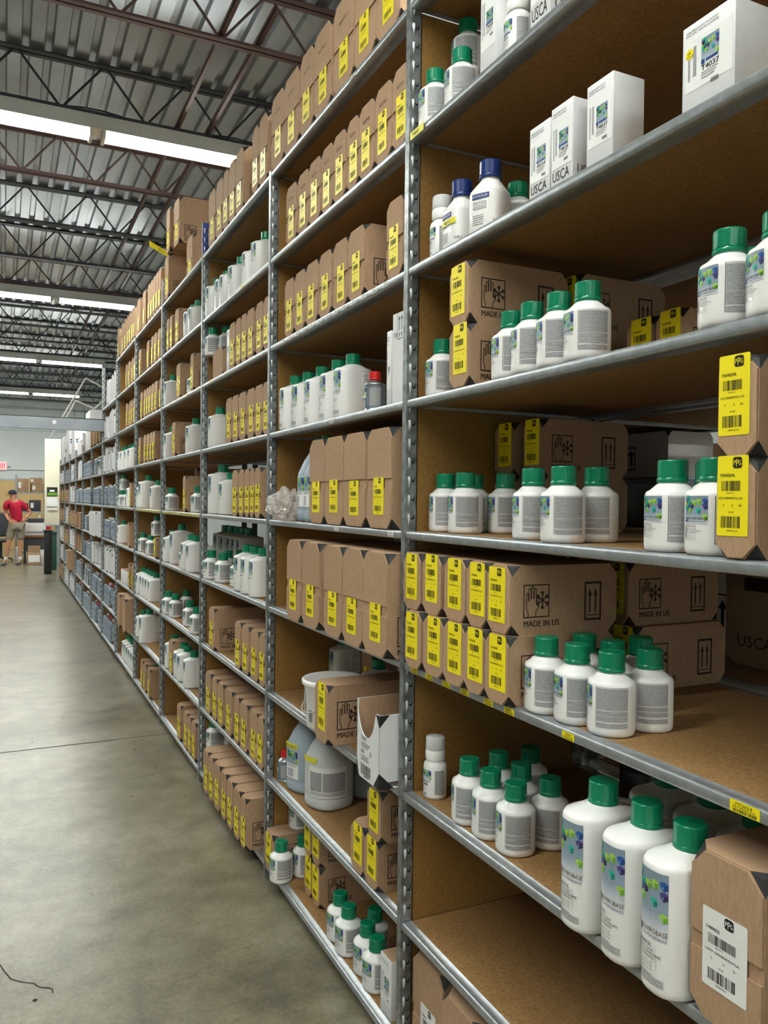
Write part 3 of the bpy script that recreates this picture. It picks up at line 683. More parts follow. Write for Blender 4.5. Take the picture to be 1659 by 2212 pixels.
def red_can(label, loc, rot, group):
    def body():
        mb = MB(); mb.lathe([(.031, 0), (.033, .001), (.033, .003), (.032, .004), (.032, .078), (.033, .080), (.031, .083), (.019, .092), (.017, .094)], 'tin_silver', 32); return mb.mesh('body')
    def lab():
        p = Print(on_round(.0322, .0322)); p.rect(-.05, .008, .09, .074, 'gallon', n=20); p.art(-.03, .040, .008, .072, 'art_small', .0003, 6); p.rect(-.028, .034, .004, .037, 'blue_dark', .0003, 4); p.rect(.02, .014, .055, .068, 'small_print', .0003, 8)
        for i in range(3): p.rect(-.028, .028-i*.005, -.004, .030-i*.005, 'label_white', .0003, 3)
        return p.mesh('label')
    round_thing('red_capped_tin', label, 'tin', loc, rot, group, [('body', cached('rb', body), 0), ('cap', cached('rc', lambda: cap_mesh(.019, .026, 'cap_red').mesh('cap')), .093), ('label', cached('rl', lab), 0)])
def jug(label, loc, rot, group, e):
    m = 'jug_tint' if e.get('tint') or not e.get('front') else 'jug_plastic'; kb = .58 if e.get('tint') else 1
    def body():
        mb = MB(); mb.lathe([(.070, 0), (.080, .004), (.084, .015), (.084, .04), (.082, .045), (.084, .05), (.084, .165), (.081, .180), (.060, .225), (.036, .262), (.022, .275), (.020, .288)], m, 40, fn=lambda r, a, z: se(r, r*kb, 2.5)(1, a, z)); return mb.mesh('body')
    def hnd():
        mb = MB(); q = [(.072, .19), (.088, .215), (.074, .25), (.045, .262), (.02, .266)]
        for a, b in zip(q, q[1:]): mb.tube((a[0], 0, a[1]), (b[0], 0, b[1]), .010, m, 10)
        return mb.mesh('handle')
    def lab():
        p = Print(on_round(.0842, .0842*kb, 2.5))
        if e.get('front'):
            p.rect(-.010, .050, .15, .158, 'label_white', n=16); p.rect(-.004, .072, .052, .140, 'small_print', .0004, 8); p.rect(.056, .072, .145, .140, 'small_print', .0004, 12)
            for i in range(4): p.rect(-.004, .067-i*.0035, .145, .0682-i*.0035, 'ink', .0004, 14)
            p.pts([(.004, .072), (.013, .072), (.0085, .080)], 'ink', .0008)
        else:
            p.rect(-.04, .055, .035, .165, 'label_white', n=10); p.art(-.038, .110, .033, .163, 'art_litre', .0004, 8); p.text('ENVIROBASE', -.03, .101, .006, 'ink', w=.055, lift=.0008)
            for i in range(8): p.rect(-.03, .090-i*.004, .01, .0915-i*.004, 'blue_dark', .0005, 4)
        return p.mesh('label')
    parts = [('body', cached(('jb', m, kb), body), 0), ('handle', cached(('jh', m), hnd), 0), ('cap', cached('jc', lambda: cap_mesh(.023, .026, 'cap_green' if not e.get('front') else 'plastic_white').mesh('cap')), .284)]
    if not e.get('dark'): parts.append(('label', lab(), 0))
    if e.get('tape'):
        p = Print(on_round(.082, .082, 2.5)); p.rect(-.06, .170, .03, .190, 'tape_yellow', .003, 10)
        if not e.get('front'): p.text('OPEN LID 4', -.05, .174, .009, 'ink', w=.07, lift=.004)
        parts.append(('masking_tape', p.mesh('masking_tape'), 0))
    return round_thing('plastic_jug', label, 'jug', loc, rot, group, parts)
def bucket(label, loc, rot, group, r, h):
    def body():
        mb = MB(); mb.lathe([(r*.86, 0), (r*.88, .003), (r*.90, h*.2), (r*.96, h*.88), (r*.99, h*.9), (r*.99, h*.93)], 'plastic_white', 44); return mb.mesh('body')
    mb = MB(); mb.lathe([(r*1.03, 0), (r*1.05, .002), (r*1.05, .015), (r*1.02, .018), (r*.94, .018), (r*.92, .012), (r*.3, .012)], 'plastic_white', 44); lid = mb.mesh('lid')
    mb = MB(); q = [(r*1.0*math.cos(a), r*1.02*math.sin(a), h*.80-.07*abs(math.cos(a-PI))) for a in [PI/2+PI*i/14 for i in range(15)]]
    q = [(-abs(x)-.004, y, z) for x, y, z in q]
    for a, b in zip(q, q[1:]): mb.tube(a, b, .0018, 'tin_silver', 6)
    p = Print(on_round(r*.945, r*.945)); p.rect(-.05, h*.30, -.015, h*.75, 'label_white', .0008, 5); p.rect(-.048, h*.42, -.022, h*.74, 'art_litre', .0014, 4); p.bars(.022, h*.16, .040, h*.42, 'ink', .001, 6)
    t = round_thing('lidded_bucket', label, 'bucket', loc, rot, group, [('body', body(), 0), ('lid', lid, h*.93), ('handle', mb.mesh('handle'), 0), ('label', p.mesh('label'), 0)])
def tin(name, label, loc, group, r, h, m):
    def body():
        mb = MB(); mb.lathe([(r, 0), (r*1.02, .001), (r*1.02, .005), (r, .007), (r, h*.3), (r*.985, h*.31), (r, h*.32), (r, h*.66), (r*.985, h*.67), (r, h*.68), (r, h-.007), (r*1.02, h-.005), (r*1.02, h)], m, 36, cap=False)
        mb.lathe([(r*1.02, h), (r*.97, h), (r*.96, h-.006), (r*.80, h-.006), (r*.79, h-.002), (r*.74, h-.002), (r*.73, h-.007), (.001, h-.007)], m if m != 'tin_dark' else 'black_plastic', 36, cap=False); return mb.mesh(name)
    return thing(name, label, 'can', loc, 0, group, cached(('tin', r, h, m), body))
def gallon(label, loc, rot, group, red):
    def body():
        mb = MB(); mb.lathe([(.9, 0), (.97, .003), (1, .008), (1, .185), (.96, .193), (.80, .200)], 'gallon', 24, fn=se(.055, .054, 5)); return mb.mesh('body')
    def lab():
        p = Print(on_round(.0556, .0546, 5)); p.rect(-.045, .02, .045, .175, 'gallon_label', n=8); p.rect(-.035, .12, .02, .15, 'blue_dark', .0004, 4); p.rect(.06, .03, .15, .165, 'gallon_label', n=8); return p.mesh('label')
    def hd():
        mb = MB()
        for a, b in zip([(-.04, .196), (-.034, .222), (.034, .222)], [(-.034, .222), (.034, .222), (.04, .196)]): mb.tube((0, a[0], a[1]), (0, b[0], b[1]), .003, 'tin_silver', 6)
        return mb.mesh('handle')
    c = 'cap_red' if red else 'plastic_white'
    round_thing('metal_can', label, 'can', loc, rot, group, [('body', cached('gb', body), 0), ('cap', cached(('gc', c), lambda: cap_mesh(.017, .022, c, 12).mesh('cap')), .199), ('handle', cached('gh', hd), 0), ('label', cached('gl', lab), 0)])

# goods: kind, bay, shelf, x, y, z, turn, details (metres)
ITEMS = [
('hl',1,7,1.010,1.842,2.4987,0.00,{}),('hl',1,7,1.022,1.729,2.4987,0.35,{}),('hl',1,7,1.105,1.841,2.4987,0.00,{}),('hl',1,7,1.105,1.841,2.6517,0.80,{}),('carton',1,7,0.972,1.532,2.4987,0.00,{'w':0.0653,'h':0.215,'d':0.07,'art':'T4020'}),
('meter',1,7,1.010,1.470,2.4987,0.00,{'code':'T4021'}),('carton',1,7,0.972,1.340,2.4987,0.00,{'w':0.0672,'h':0.215,'d':0.11,'art':'T4022','usca':1}),('meter',1,6,1.008,1.796,2.1506,0.00,{'code':'T4031'}),('blue',1,6,1.023,1.724,2.1506,0.00,{'tape':1}),
('blue',1,6,1.022,1.594,2.1506,0.50,{'big':1}),('hl',1,6,1.119,1.623,2.1506,0.50,{}),('carton',1,6,0.972,1.335,2.1506,0.00,{'w':0.0677,'h':0.145,'d':0.07,'art':'4034','usca':1}),('carton',1,6,0.972,1.264,2.1506,0.00,{'w':0.0664,'h':0.155,'d':0.075,'art':'T4035','usca':1}),
('carton',1,6,0.972,1.155,2.1506,0.00,{'w':0.0707,'h':0.15,'d':0.072,'art':'T4037'}),('carton',1,6,1.200,1.426,2.1506,0.00,{'w':0.0818,'h':0.105,'d':0.14,'art':''}),('carton',1,6,1.060,1.371,2.1506,0.00,{'w':0.0802,'h':0.12,'d':0.14,'usca':1,'art':''}),
('carton',1,6,0.972,0.908,2.1506,0.00,{'w':0.1014,'h':0.135,'d':0.14,'art':'T4037','dot':1}),('hl',1,5,1.034,1.832,1.8025,0.00,{}),('case',1,5,0.972,1.640,1.9495,0.00,{'w':0.0895,'size':'HL'}),('case',1,5,0.972,1.639,1.8025,0.00,{'w':0.0896,'size':'HL'}),
('case',1,5,1.270,1.620,1.8025,0.00,{'w':0.092,'size':'HL'}),('case',1,5,1.270,1.620,1.9495,0.00,{'w':0.092,'size':'HL'}),('hl',1,5,1.008,1.225,1.8025,0.45,{}),('hl',1,5,1.008,1.313,1.8025,0.60,{}),('hl',1,5,1.008,1.403,1.8025,0.50,{}),
('hl',1,5,1.017,1.492,1.8025,0.30,{}),('case',1,5,1.290,1.385,1.8025,0.00,{'w':0.0782,'size':'HL'}),('case',1,5,1.290,1.298,1.8025,0.00,{'w':0.0764,'size':'HL'}),('hl',1,5,1.008,0.893,1.8025,0.05,{}),('hl',1,5,1.008,0.803,1.8025,0.50,{}),
('hl',1,5,1.119,0.940,1.8025,0.50,{}),('hl',1,4,1.052,1.839,1.4544,0.35,{}),('hl',1,4,1.049,1.734,1.4544,0.35,{}),('hl',1,4,1.142,1.840,1.4544,0.80,{}),('hl',1,4,1.153,1.710,1.4544,0.20,{}),('hl',1,4,1.026,1.416,1.4544,0.35,{}),
('hl',1,4,1.008,1.291,1.4544,0.40,{}),('hl',1,4,1.096,1.295,1.4544,1.25,{}),('hl',1,4,1.008,1.002,1.4544,-0.10,{}),('hl',1,4,1.008,0.913,1.4544,-0.10,{}),('hl',1,4,1.109,1.016,1.4544,0.00,{}),('case',1,4,0.964,0.833,1.6014,0.00,{'w':0.07,'size':'HL'}),
('case',1,4,0.964,0.833,1.4544,0.00,{'w':0.0697,'size':'HL'}),('case',1,4,1.236,1.839,1.4544,0.00,{'w':0.0902,'size':'HL'}),('case',1,4,1.236,1.839,1.6014,0.00,{'w':0.0902,'size':'HL'}),('case',1,4,1.240,1.714,1.4544,0.00,{'w':0.0824,'size':'HL'}),
('case',1,4,1.240,1.714,1.6014,0.00,{'w':0.0824,'size':'HL'}),('case',1,3,0.955,1.834,1.2533,0.00,{'w':0.0929,'size':'HL'}),('case',1,3,0.955,1.728,1.2533,0.00,{'w':0.0967,'size':'HL'}),('case',1,3,0.955,1.617,1.2533,0.00,{'w':0.0987,'size':'HL'}),
('case',1,3,0.955,1.523,1.2533,0.00,{'w':0.0836,'size':'HL'}),('case',1,3,0.955,1.433,1.2533,0.00,{'w':0.0904,'size':'HL'}),('case',1,3,0.948,1.812,1.1063,0.00,{'w':0.0904,'size':'HL'}),('case',1,3,0.948,1.707,1.1063,0.00,{'w':0.0987,'size':'HL'}),
('case',1,3,0.948,1.608,1.1063,0.00,{'w':0.0978,'size':'HL'}),('case',1,3,0.948,1.518,1.1063,0.00,{'w':0.0832,'size':'HL'}),('case',1,3,0.948,1.429,1.1063,0.00,{'w':0.0903,'size':'HL'}),('case',1,3,1.290,1.429,1.1063,0.00,{'w':0.092,'size':'HL'}),
('case',1,3,1.290,1.453,1.2533,0.00,{'w':0.092,'size':'HL'}),('case',1,3,1.274,1.636,1.1063,0.00,{'w':0.092,'size':'HL'}),('case',1,3,1.274,1.635,1.2533,0.00,{'w':0.092,'size':'HL'}),('hl',1,3,1.008,1.339,1.1063,0.55,{}),
('hl',1,3,1.016,1.251,1.1063,0.50,{}),('hl',1,3,1.025,1.163,1.1063,0.95,{}),('hl',1,3,1.114,1.159,1.1063,0.70,{}),('hl',1,3,1.107,1.340,1.1063,0.60,{}),('hl',1,3,1.510,1.544,1.1063,0.60,{}),('hl',1,3,1.106,1.252,1.1063,0.60,{}),
('hl',1,3,1.193,1.267,1.1063,0.60,{}),('meter',1,2,1.027,1.834,0.7582,0.20,{'code':'T4700'}),('hl',1,2,1.026,1.661,0.7582,0.80,{}),('hl',1,2,1.028,1.571,0.7582,0.50,{}),('hl',1,2,1.032,1.475,0.7582,0.40,{}),('hl',1,2,1.123,1.471,0.7582,1.50,{}),
('hl',1,2,1.119,1.675,0.7582,0.60,{}),('hl',1,2,1.119,1.579,0.7582,0.60,{}),('hl',1,2,1.218,1.679,0.7582,0.60,{}),('l2',1,2,1.008,1.161,0.7582,0.00,{}),('l2',1,2,1.007,1.048,0.7582,0.00,{}),('l2',1,2,1.005,0.949,0.7582,0.00,{}),
('l2',1,2,1.188,1.181,0.7582,0.00,{}),('l2',1,2,1.187,1.068,0.7582,0.00,{}),('l2',1,2,1.176,0.959,0.7582,0.00,{}),('case',1,2,0.960,0.836,0.7582,0.00,{'w':0.13,'size':'2L','white':1,'h':0.255}),('tin',1,2,1.450,1.520,0.7582,0.00,{'r':0.06,'h':0.17,'col':'black'}),
('case',1,0,0.990,1.790,0.0620,0.00,{'w':0.165,'size':'2L','white':1}),('case',1,0,0.970,1.600,0.0620,0.00,{'w':0.16,'size':'2L','white':1}),('case',2,8,0.970,3.052,2.8468,0.00,{'w':0.1571,'size':'2L'}),('case',2,8,0.972,2.890,2.8468,0.00,{'w':0.1685,'size':'2L'}),
('case',2,8,0.972,2.721,2.8468,0.00,{'w':0.139,'size':'2L'}),('case',2,8,0.972,2.566,2.8468,0.00,{'w':0.1568,'size':'2L'}),('case',2,8,0.972,2.381,2.8468,0.00,{'w':0.1644,'size':'2L'}),('case',2,8,0.972,2.211,2.8468,0.00,{'w':0.1536,'size':'2L'}),
('case',2,8,0.972,2.048,2.8468,0.00,{'w':0.1541,'size':'2L'}),('case',2,7,0.972,2.880,2.4987,0.00,{'w':0.1176,'size':'1L'}),('case',2,7,0.972,2.748,2.4987,0.00,{'w':0.1141,'size':'1L'}),('case',2,7,0.972,2.631,2.4987,0.00,{'w':0.1162,'size':'1L'}),
('case',2,7,0.972,2.512,2.4987,0.00,{'w':0.1051,'size':'1L'}),('case',2,7,0.972,2.404,2.4987,0.00,{'w':0.1073,'size':'1L'}),('case',2,7,0.972,2.294,2.4987,0.00,{'w':0.0897,'size':'1L'}),('case',2,7,0.972,2.190,2.4987,0.00,{'w':0.1103,'size':'1L'}),
('case',2,7,0.972,2.074,2.4987,0.00,{'w':0.1107,'size':'1L'}),('case',2,7,0.972,1.966,2.4987,0.00,{'w':0.094,'size':'1L'}),('case',2,6,0.972,2.896,2.1506,0.00,{'w':0.1069,'size':'1L'}),('case',2,6,0.972,2.776,2.1506,0.00,{'w':0.1157,'size':'1L'}),
('case',2,6,0.972,2.651,2.1506,0.00,{'w':0.1176,'size':'1L'}),('case',2,6,0.972,2.522,2.1506,0.00,{'w':0.1165,'size':'1L'}),('case',2,6,0.972,2.388,2.1506,0.00,{'w':0.1162,'size':'1L'}),('case',2,6,0.972,2.260,2.1506,0.00,{'w':0.1176,'size':'1L'}),
('case',2,6,0.972,1.992,2.1506,0.00,{'w':0.1043,'size':'1L'}),('l1',2,5,1.031,2.987,1.8025,0.00,{}),('l1',2,5,1.044,2.877,1.8025,0.00,{}),('l1',2,5,1.044,2.734,1.8025,0.00,{}),('l1',2,5,1.044,2.578,1.8025,0.00,{}),('l1',2,5,1.044,2.450,1.8025,0.00,{}),
('red',2,5,1.010,2.202,1.8025,0.00,{}),('carton',2,5,0.980,2.044,1.8025,0.00,{'w':0.0269,'h':0.21,'d':0.15,'art':'T4090'}),('flapbox',2,5,0.972,1.965,1.8025,0.00,{'w':0.075,'h':0.3,'d':0.13}),('bag',2,4,0.980,2.942,1.4544,0.00,{}),
('jug',2,4,1.060,2.791,1.4544,0.00,{'tint':1}),('jug',2,4,1.050,2.692,1.4544,0.00,{'tint':1}),('case',2,4,0.964,2.563,1.4544,0.00,{'w':0.1408,'size':'2L','low':1}),('case',2,4,0.964,2.406,1.4544,0.00,{'w':0.1613,'size':'2L','low':1}),
('case',2,4,0.964,2.239,1.4544,0.00,{'w':0.1629,'size':'2L','low':1}),('case',2,4,0.964,2.062,1.4544,0.00,{'w':0.1674,'size':'2L','low':1}),('case',2,3,0.929,2.693,1.1063,0.00,{'w':0.1482,'size':'2L','low':1}),('case',2,3,0.929,2.522,1.1063,0.00,{'w':0.1619,'size':'2L','low':1}),
('case',2,3,0.929,2.321,1.1063,0.00,{'w':0.1509,'size':'2L','low':1}),('case',2,3,0.929,2.163,1.1063,0.00,{'w':0.1496,'size':'2L','low':1}),('case',2,3,0.929,2.007,1.1063,0.00,{'w':0.1594,'size':'2L','low':1}),('case',2,3,1.240,2.451,1.1063,0.00,{'w':0.1,'size':'2L'}),
('case',2,3,1.239,2.328,1.1063,0.00,{'w':0.1,'size':'2L'}),('bucket',2,2,1.034,2.572,0.7582,0.00,{'r':0.105,'h':0.155}),('bucket',2,2,1.419,2.620,0.7582,0.60,{'r':0.11,'h':0.22}),('case',2,2,0.924,2.397,0.7582,0.00,{'w':0.115,'size':'HL','h':0.19,'d':0.36}),
('case',2,2,1.260,2.790,0.7582,0.00,{'w':0.094,'size':'1L'}),('l1',2,2,1.278,3.062,0.7582,0.00,{}),('l1',2,2,1.205,2.570,0.7582,0.00,{}),('cutbox',2,2,0.909,2.005,0.7582,0.00,{'w':0.15,'h':0.215,'d':0.2}),('red',2,1,1.025,3.059,0.4101,0.00,{}),
('jug',2,1,1.083,2.938,0.4101,0.30,{'tape':1}),('jug',2,1,1.092,2.753,0.4101,1.20,{'tape':1,'front':1}),('jug',2,1,1.285,2.787,0.4101,1.00,{'dark':1}),('case',2,1,0.970,2.204,0.4101,0.00,{'w':0.0941,'size':'HL'}),('case',2,1,0.970,2.103,0.4101,0.00,{'w':0.0934,'size':'HL'}),
('case',2,1,0.970,2.084,0.5571,0.00,{'w':0.0951,'size':'HL'}),('case',2,0,0.960,3.056,0.0620,0.00,{'w':0.0987,'size':'HL'}),('hl',2,0,1.088,3.060,0.2100,0.00,{}),('hl',2,0,0.975,2.951,0.0620,0.90,{'oh':1}),('hl',2,0,1.070,2.962,0.0620,0.40,{}),
('case',2,0,1.030,2.794,0.0620,0.00,{'w':0.0753,'size':'HL'}),('case',2,0,1.030,2.709,0.0620,0.00,{'w':0.0809,'size':'HL'}),('case',2,0,1.030,2.798,0.2090,0.00,{'w':0.0754,'size':'HL'}),('case',2,0,1.030,2.713,0.2090,0.00,{'w':0.081,'size':'HL'}),
('hl',2,0,1.028,2.479,0.0620,0.30,{}),('hl',2,0,1.022,2.390,0.0620,0.60,{}),('hl',2,0,1.033,2.265,0.0620,0.30,{}),('hl',2,0,1.025,2.177,0.0620,0.70,{}),('hl',2,0,1.170,2.190,0.0620,0.00,{}),('hl',2,0,1.170,2.190,0.2150,0.30,{}),
('hl',2,0,1.140,2.050,0.0620,0.00,{}),('hl',2,0,1.140,2.050,0.2150,0.70,{}),('hl',2,0,1.091,2.335,0.0620,0.00,{}),('carton',2,0,0.990,2.042,0.0620,0.00,{'w':0.0712,'h':0.17,'d':0.09,'art':'T490'}),('case',3,8,0.972,4.159,2.8468,0.00,{'w':0.1508,'size':'2L'}),
('case',3,8,0.972,4.002,2.8468,0.00,{'w':0.1334,'size':'2L'}),('case',3,8,0.972,3.875,2.8468,0.00,{'w':0.1031,'size':'2L'}),('case',3,8,0.972,3.757,2.8468,0.00,{'w':0.1145,'size':'2L'}),('case',3,8,0.972,3.627,2.8468,0.00,{'w':0.1335,'size':'2L'}),
('case',3,8,0.972,3.366,2.8468,0.00,{'w':0.0972,'size':'2L'}),('case',3,8,0.972,3.254,2.8468,0.00,{'w':0.1129,'size':'2L'}),('l1',3,7,1.031,4.282,2.4987,0.00,{}),('l1',3,7,1.044,4.126,2.4987,0.00,{}),('l1',3,7,1.044,4.026,2.4987,2.50,{}),
('l1',3,7,1.044,3.850,2.4987,0.00,{}),('l1',3,7,1.044,3.605,2.4987,0.00,{}),('l1',3,7,1.044,3.442,2.4987,0.00,{}),('hl',3,6,1.008,4.280,2.2976,1.20,{}),('hl',3,6,1.063,4.210,2.2976,1.20,{}),('case',3,6,0.980,4.060,2.1506,0.00,{'w':0.2,'size':'HL','nolabel':1}),
('carton',3,6,0.972,3.818,2.1506,0.00,{'w':0.0575,'h':0.2,'d':0.1,'art':'T40'}),('case',3,6,0.972,3.731,2.1506,0.00,{'w':0.1028,'size':'1L'}),('case',3,6,0.972,3.625,2.1506,0.00,{'w':0.0834,'size':'1L'}),('case',3,6,0.972,3.531,2.1506,0.00,{'w':0.0891,'size':'1L'}),
('case',3,6,0.972,3.422,2.1506,0.00,{'w':0.115,'size':'1L'}),('case',3,6,0.972,3.287,2.1506,0.00,{'w':0.1052,'size':'1L'}),('case',3,6,0.972,3.187,2.1506,0.00,{'w':0.0787,'size':'1L'}),('l1',3,5,1.032,4.207,1.8025,0.00,{}),
('case',3,5,0.972,3.783,1.8025,0.00,{'w':0.1078,'size':'1L'}),('case',3,5,0.972,3.667,1.8025,0.00,{'w':0.11,'size':'1L'}),('case',3,5,0.972,3.542,1.8025,0.00,{'w':0.1176,'size':'1L'}),('case',3,5,0.972,3.408,1.8025,0.00,{'w':0.1161,'size':'1L'}),
('case',3,5,0.972,3.286,1.8025,0.00,{'w':0.1153,'size':'1L'}),('case',3,5,0.972,3.182,1.8025,0.00,{'w':0.0896,'size':'1L'}),('l2',3,4,1.048,4.200,1.4544,0.00,{}),('l1',3,4,1.044,4.010,1.4544,0.00,{}),('case',3,4,0.972,3.662,1.4544,0.00,{'w':0.0996,'size':'1L'}),
('case',3,4,0.972,3.554,1.4544,0.00,{'w':0.0865,'size':'1L'}),('case',3,4,0.972,3.459,1.4544,0.00,{'w':0.0768,'size':'1L'}),('case',3,4,0.972,3.381,1.4544,0.00,{'w':0.0665,'size':'1L'}),('case',3,4,0.972,3.295,1.4544,0.00,{'w':0.0856,'size':'1L'}),
('hl',3,3,1.008,4.280,1.1063,0.90,{}),('hl',3,3,1.020,4.073,1.1063,0.90,{}),('hl',3,3,1.040,3.839,1.1063,0.90,{}),('hl',3,3,1.088,4.234,1.1063,0.90,{}),('hl',3,3,1.164,4.279,1.1063,0.90,{}),('l2',3,3,1.250,3.343,1.1063,0.00,{}),
('l2',3,3,1.271,3.575,1.1063,0.00,{}),('l2',3,3,1.250,3.677,1.1063,0.00,{}),('l2',3,3,1.250,3.830,1.1063,0.00,{}),('hl',3,3,1.145,3.460,1.1063,0.90,{}),('hl',3,3,1.145,3.584,1.1063,0.90,{}),('hl',3,3,1.120,3.757,1.1063,0.90,{}),
('l1',3,3,1.034,3.669,1.1063,0.00,{}),('l1',3,3,1.034,3.544,1.1063,0.00,{}),('l1',3,3,1.034,3.409,1.1063,0.00,{}),('case',3,2,0.972,4.105,0.7582,0.00,{'w':0.1176,'size':'1L'}),('case',3,2,0.972,3.592,0.7582,0.00,{'w':0.1007,'size':'1L'}),
('case',3,2,0.972,3.464,0.7582,0.00,{'w':0.1133,'size':'1L'}),('case',3,2,0.972,3.325,0.7582,0.00,{'w':0.1176,'size':'1L'}),('case',3,2,0.972,3.208,0.7582,0.00,{'w':0.0896,'size':'1L'}),('case',3,1,0.972,4.172,0.4101,0.00,{'w':0.1176,'size':'1L'}),
('case',3,1,0.972,4.029,0.4101,0.00,{'w':0.0934,'size':'1L'}),('case',3,1,0.972,3.909,0.4101,0.00,{'w':0.1089,'size':'1L'}),('case',3,1,0.972,3.747,0.4101,0.00,{'w':0.1176,'size':'1L'}),('case',3,1,0.972,3.602,0.4101,0.00,{'w':0.0785,'size':'1L'}),
('case',3,1,0.972,3.483,0.4101,0.00,{'w':0.1176,'size':'1L'}),('case',3,1,0.972,3.329,0.4101,0.00,{'w':0.1176,'size':'1L'}),('case',3,1,0.972,3.224,0.4101,0.00,{'w':0.0896,'size':'1L'}),('case',3,0,0.919,3.981,0.0620,0.00,{'w':0.1116,'size':'1L'}),
('case',3,0,0.919,3.872,0.0620,0.00,{'w':0.0879,'size':'1L'}),('case',3,0,0.919,3.756,0.0620,0.00,{'w':0.1176,'size':'1L'}),('case',3,0,0.919,3.625,0.0620,0.00,{'w':0.0966,'size':'1L'}),('case',3,0,0.919,3.509,0.0620,0.00,{'w':0.0935,'size':'1L'}),
('case',3,0,0.919,3.394,0.0620,0.00,{'w':0.1048,'size':'1L'}),('case',3,0,0.919,3.291,0.0620,0.00,{'w':0.0809,'size':'1L'}),('hl',3,0,1.030,4.280,0.1920,0.00,{}),('hl',3,0,1.118,4.268,0.1920,0.00,{}),('hl',3,0,1.207,4.280,0.1920,0.00,{}),
('case',4,8,0.966,5.405,2.8468,0.00,{'w':0.132,'size':'2L'}),('case',4,8,0.980,5.160,3.1318,0.00,{'w':0.17,'size':'2L','d':0.5}),('case',4,8,1.020,4.950,2.8468,0.00,{'w':0.16,'size':'2L','d':0.42}),('case',4,8,0.960,5.330,3.1318,0.00,{'w':0.12,'size':'2L'}),
('case',4,7,0.972,5.387,2.4987,0.00,{'w':0.0896,'size':'1L'}),('case',4,7,0.972,5.277,2.4987,0.00,{'w':0.0923,'size':'1L'}),('case',4,7,0.972,5.086,2.4987,0.00,{'w':0.1176,'size':'1L'}),('l1',4,7,1.072,5.187,2.4987,2.50,{}),
('l1',4,7,1.044,4.927,2.4987,0.00,{}),('l1',4,7,1.044,4.796,2.4987,0.00,{}),('l1',4,6,1.031,5.501,2.1506,0.00,{}),('case',4,6,0.972,5.025,2.1506,0.00,{'w':0.1176,'size':'1L','foil':1}),('case',4,6,0.972,4.629,2.1506,0.00,{'w':0.0821,'size':'1L','foil':1}),
('hl',4,6,1.030,4.844,2.1506,0.00,{}),('hl',4,6,1.030,4.716,2.1506,0.00,{}),('l1',4,5,1.031,5.501,1.8025,0.00,{}),('case',4,5,0.972,5.166,1.8025,0.00,{'w':0.1176,'size':'1L'}),('l1',4,5,1.044,4.844,1.8025,0.00,{}),('hl',4,4,1.010,5.424,1.4544,-0.30,{}),
('case',4,4,1.159,5.370,1.4544,0.00,{'w':0.1,'size':'2L','nolabel':1}),('case',4,4,0.972,4.824,1.4544,0.00,{'w':0.0767,'size':'1L'}),('hl',4,4,1.020,4.666,1.4544,0.00,{}),('l1',4,3,1.031,5.501,1.1063,0.00,{}),('l2',4,3,1.060,5.327,1.1063,0.00,{}),
('hl',4,3,1.010,4.951,1.1063,0.00,{}),('l1',4,3,1.020,4.841,1.1063,0.00,{}),('l1',4,3,1.020,4.691,1.1063,0.00,{}),('l2',4,3,1.280,4.500,1.1063,0.00,{}),('l2',4,3,1.280,4.620,1.1063,0.00,{}),('l2',4,3,1.280,4.740,1.1063,0.00,{}),
('l2',4,3,1.280,4.900,1.1063,0.00,{}),('l2',4,3,1.280,5.050,1.1063,0.00,{}),('hl',4,2,1.008,5.499,0.7582,0.90,{}),('hl',4,2,1.020,5.323,0.7582,0.90,{}),('hl',4,2,1.030,4.926,0.7582,0.90,{}),('hl',4,2,1.008,4.629,0.7582,0.90,{}),
('hl',4,2,1.125,5.497,0.7582,0.90,{}),('case',4,1,0.972,5.213,0.4101,0.00,{'w':0.1176,'size':'1L'}),('l1',4,1,1.030,5.401,0.4101,0.00,{}),('l1',4,1,1.061,5.314,0.4101,0.00,{}),('l1',4,1,1.030,5.097,0.4101,0.00,{}),('l1',4,1,1.030,4.986,0.4101,0.00,{}),
('l1',4,1,1.030,4.798,0.4101,0.00,{}),('case',4,0,0.972,4.938,0.0620,0.00,{'w':0.1097,'size':'1L'}),('case',4,0,0.972,4.741,0.0620,0.00,{'w':0.1094,'size':'1L'}),('case',4,0,0.972,4.633,0.0620,0.00,{'w':0.0862,'size':'1L'}),
('case',4,0,0.972,4.521,0.0620,0.00,{'w':0.1036,'size':'1L'}),('case',4,0,1.240,5.350,0.0620,0.00,{'w':0.2,'size':'1L','nolabel':1}),('case',5,8,0.972,6.681,2.8468,0.00,{'w':0.1733,'size':'2L'}),('case',5,8,0.972,6.408,2.8468,0.00,{'w':0.1621,'size':'2L'}),
('case',5,8,0.972,6.179,2.8468,0.00,{'w':0.1127,'size':'2L'}),('case',5,8,0.972,6.062,2.8468,0.00,{'w':0.0994,'size':'2L'}),('case',5,8,0.972,5.954,2.8468,0.00,{'w':0.105,'size':'2L'}),('case',5,8,0.972,5.834,2.8468,0.00,{'w':0.114,'size':'2L'}),
('case',5,8,0.972,5.718,2.8468,0.00,{'w':0.0972,'size':'2L'}),('case',5,7,0.972,6.605,2.4987,0.00,{'w':0.1176,'size':'1L'}),('case',5,7,0.972,6.211,2.4987,0.00,{'w':0.1176,'size':'1L'}),('case',5,7,0.972,6.014,2.4987,0.00,{'w':0.1117,'size':'1L'}),
('case',5,7,0.972,5.883,2.4987,0.00,{'w':0.1176,'size':'1L'}),('case',5,7,0.972,5.729,2.4987,0.00,{'w':0.1176,'size':'1L'}),('case',5,6,0.972,6.510,2.1506,0.00,{'w':0.1141,'size':'1L'}),('case',5,6,0.972,6.343,2.1506,0.00,{'w':0.1136,'size':'1L'}),
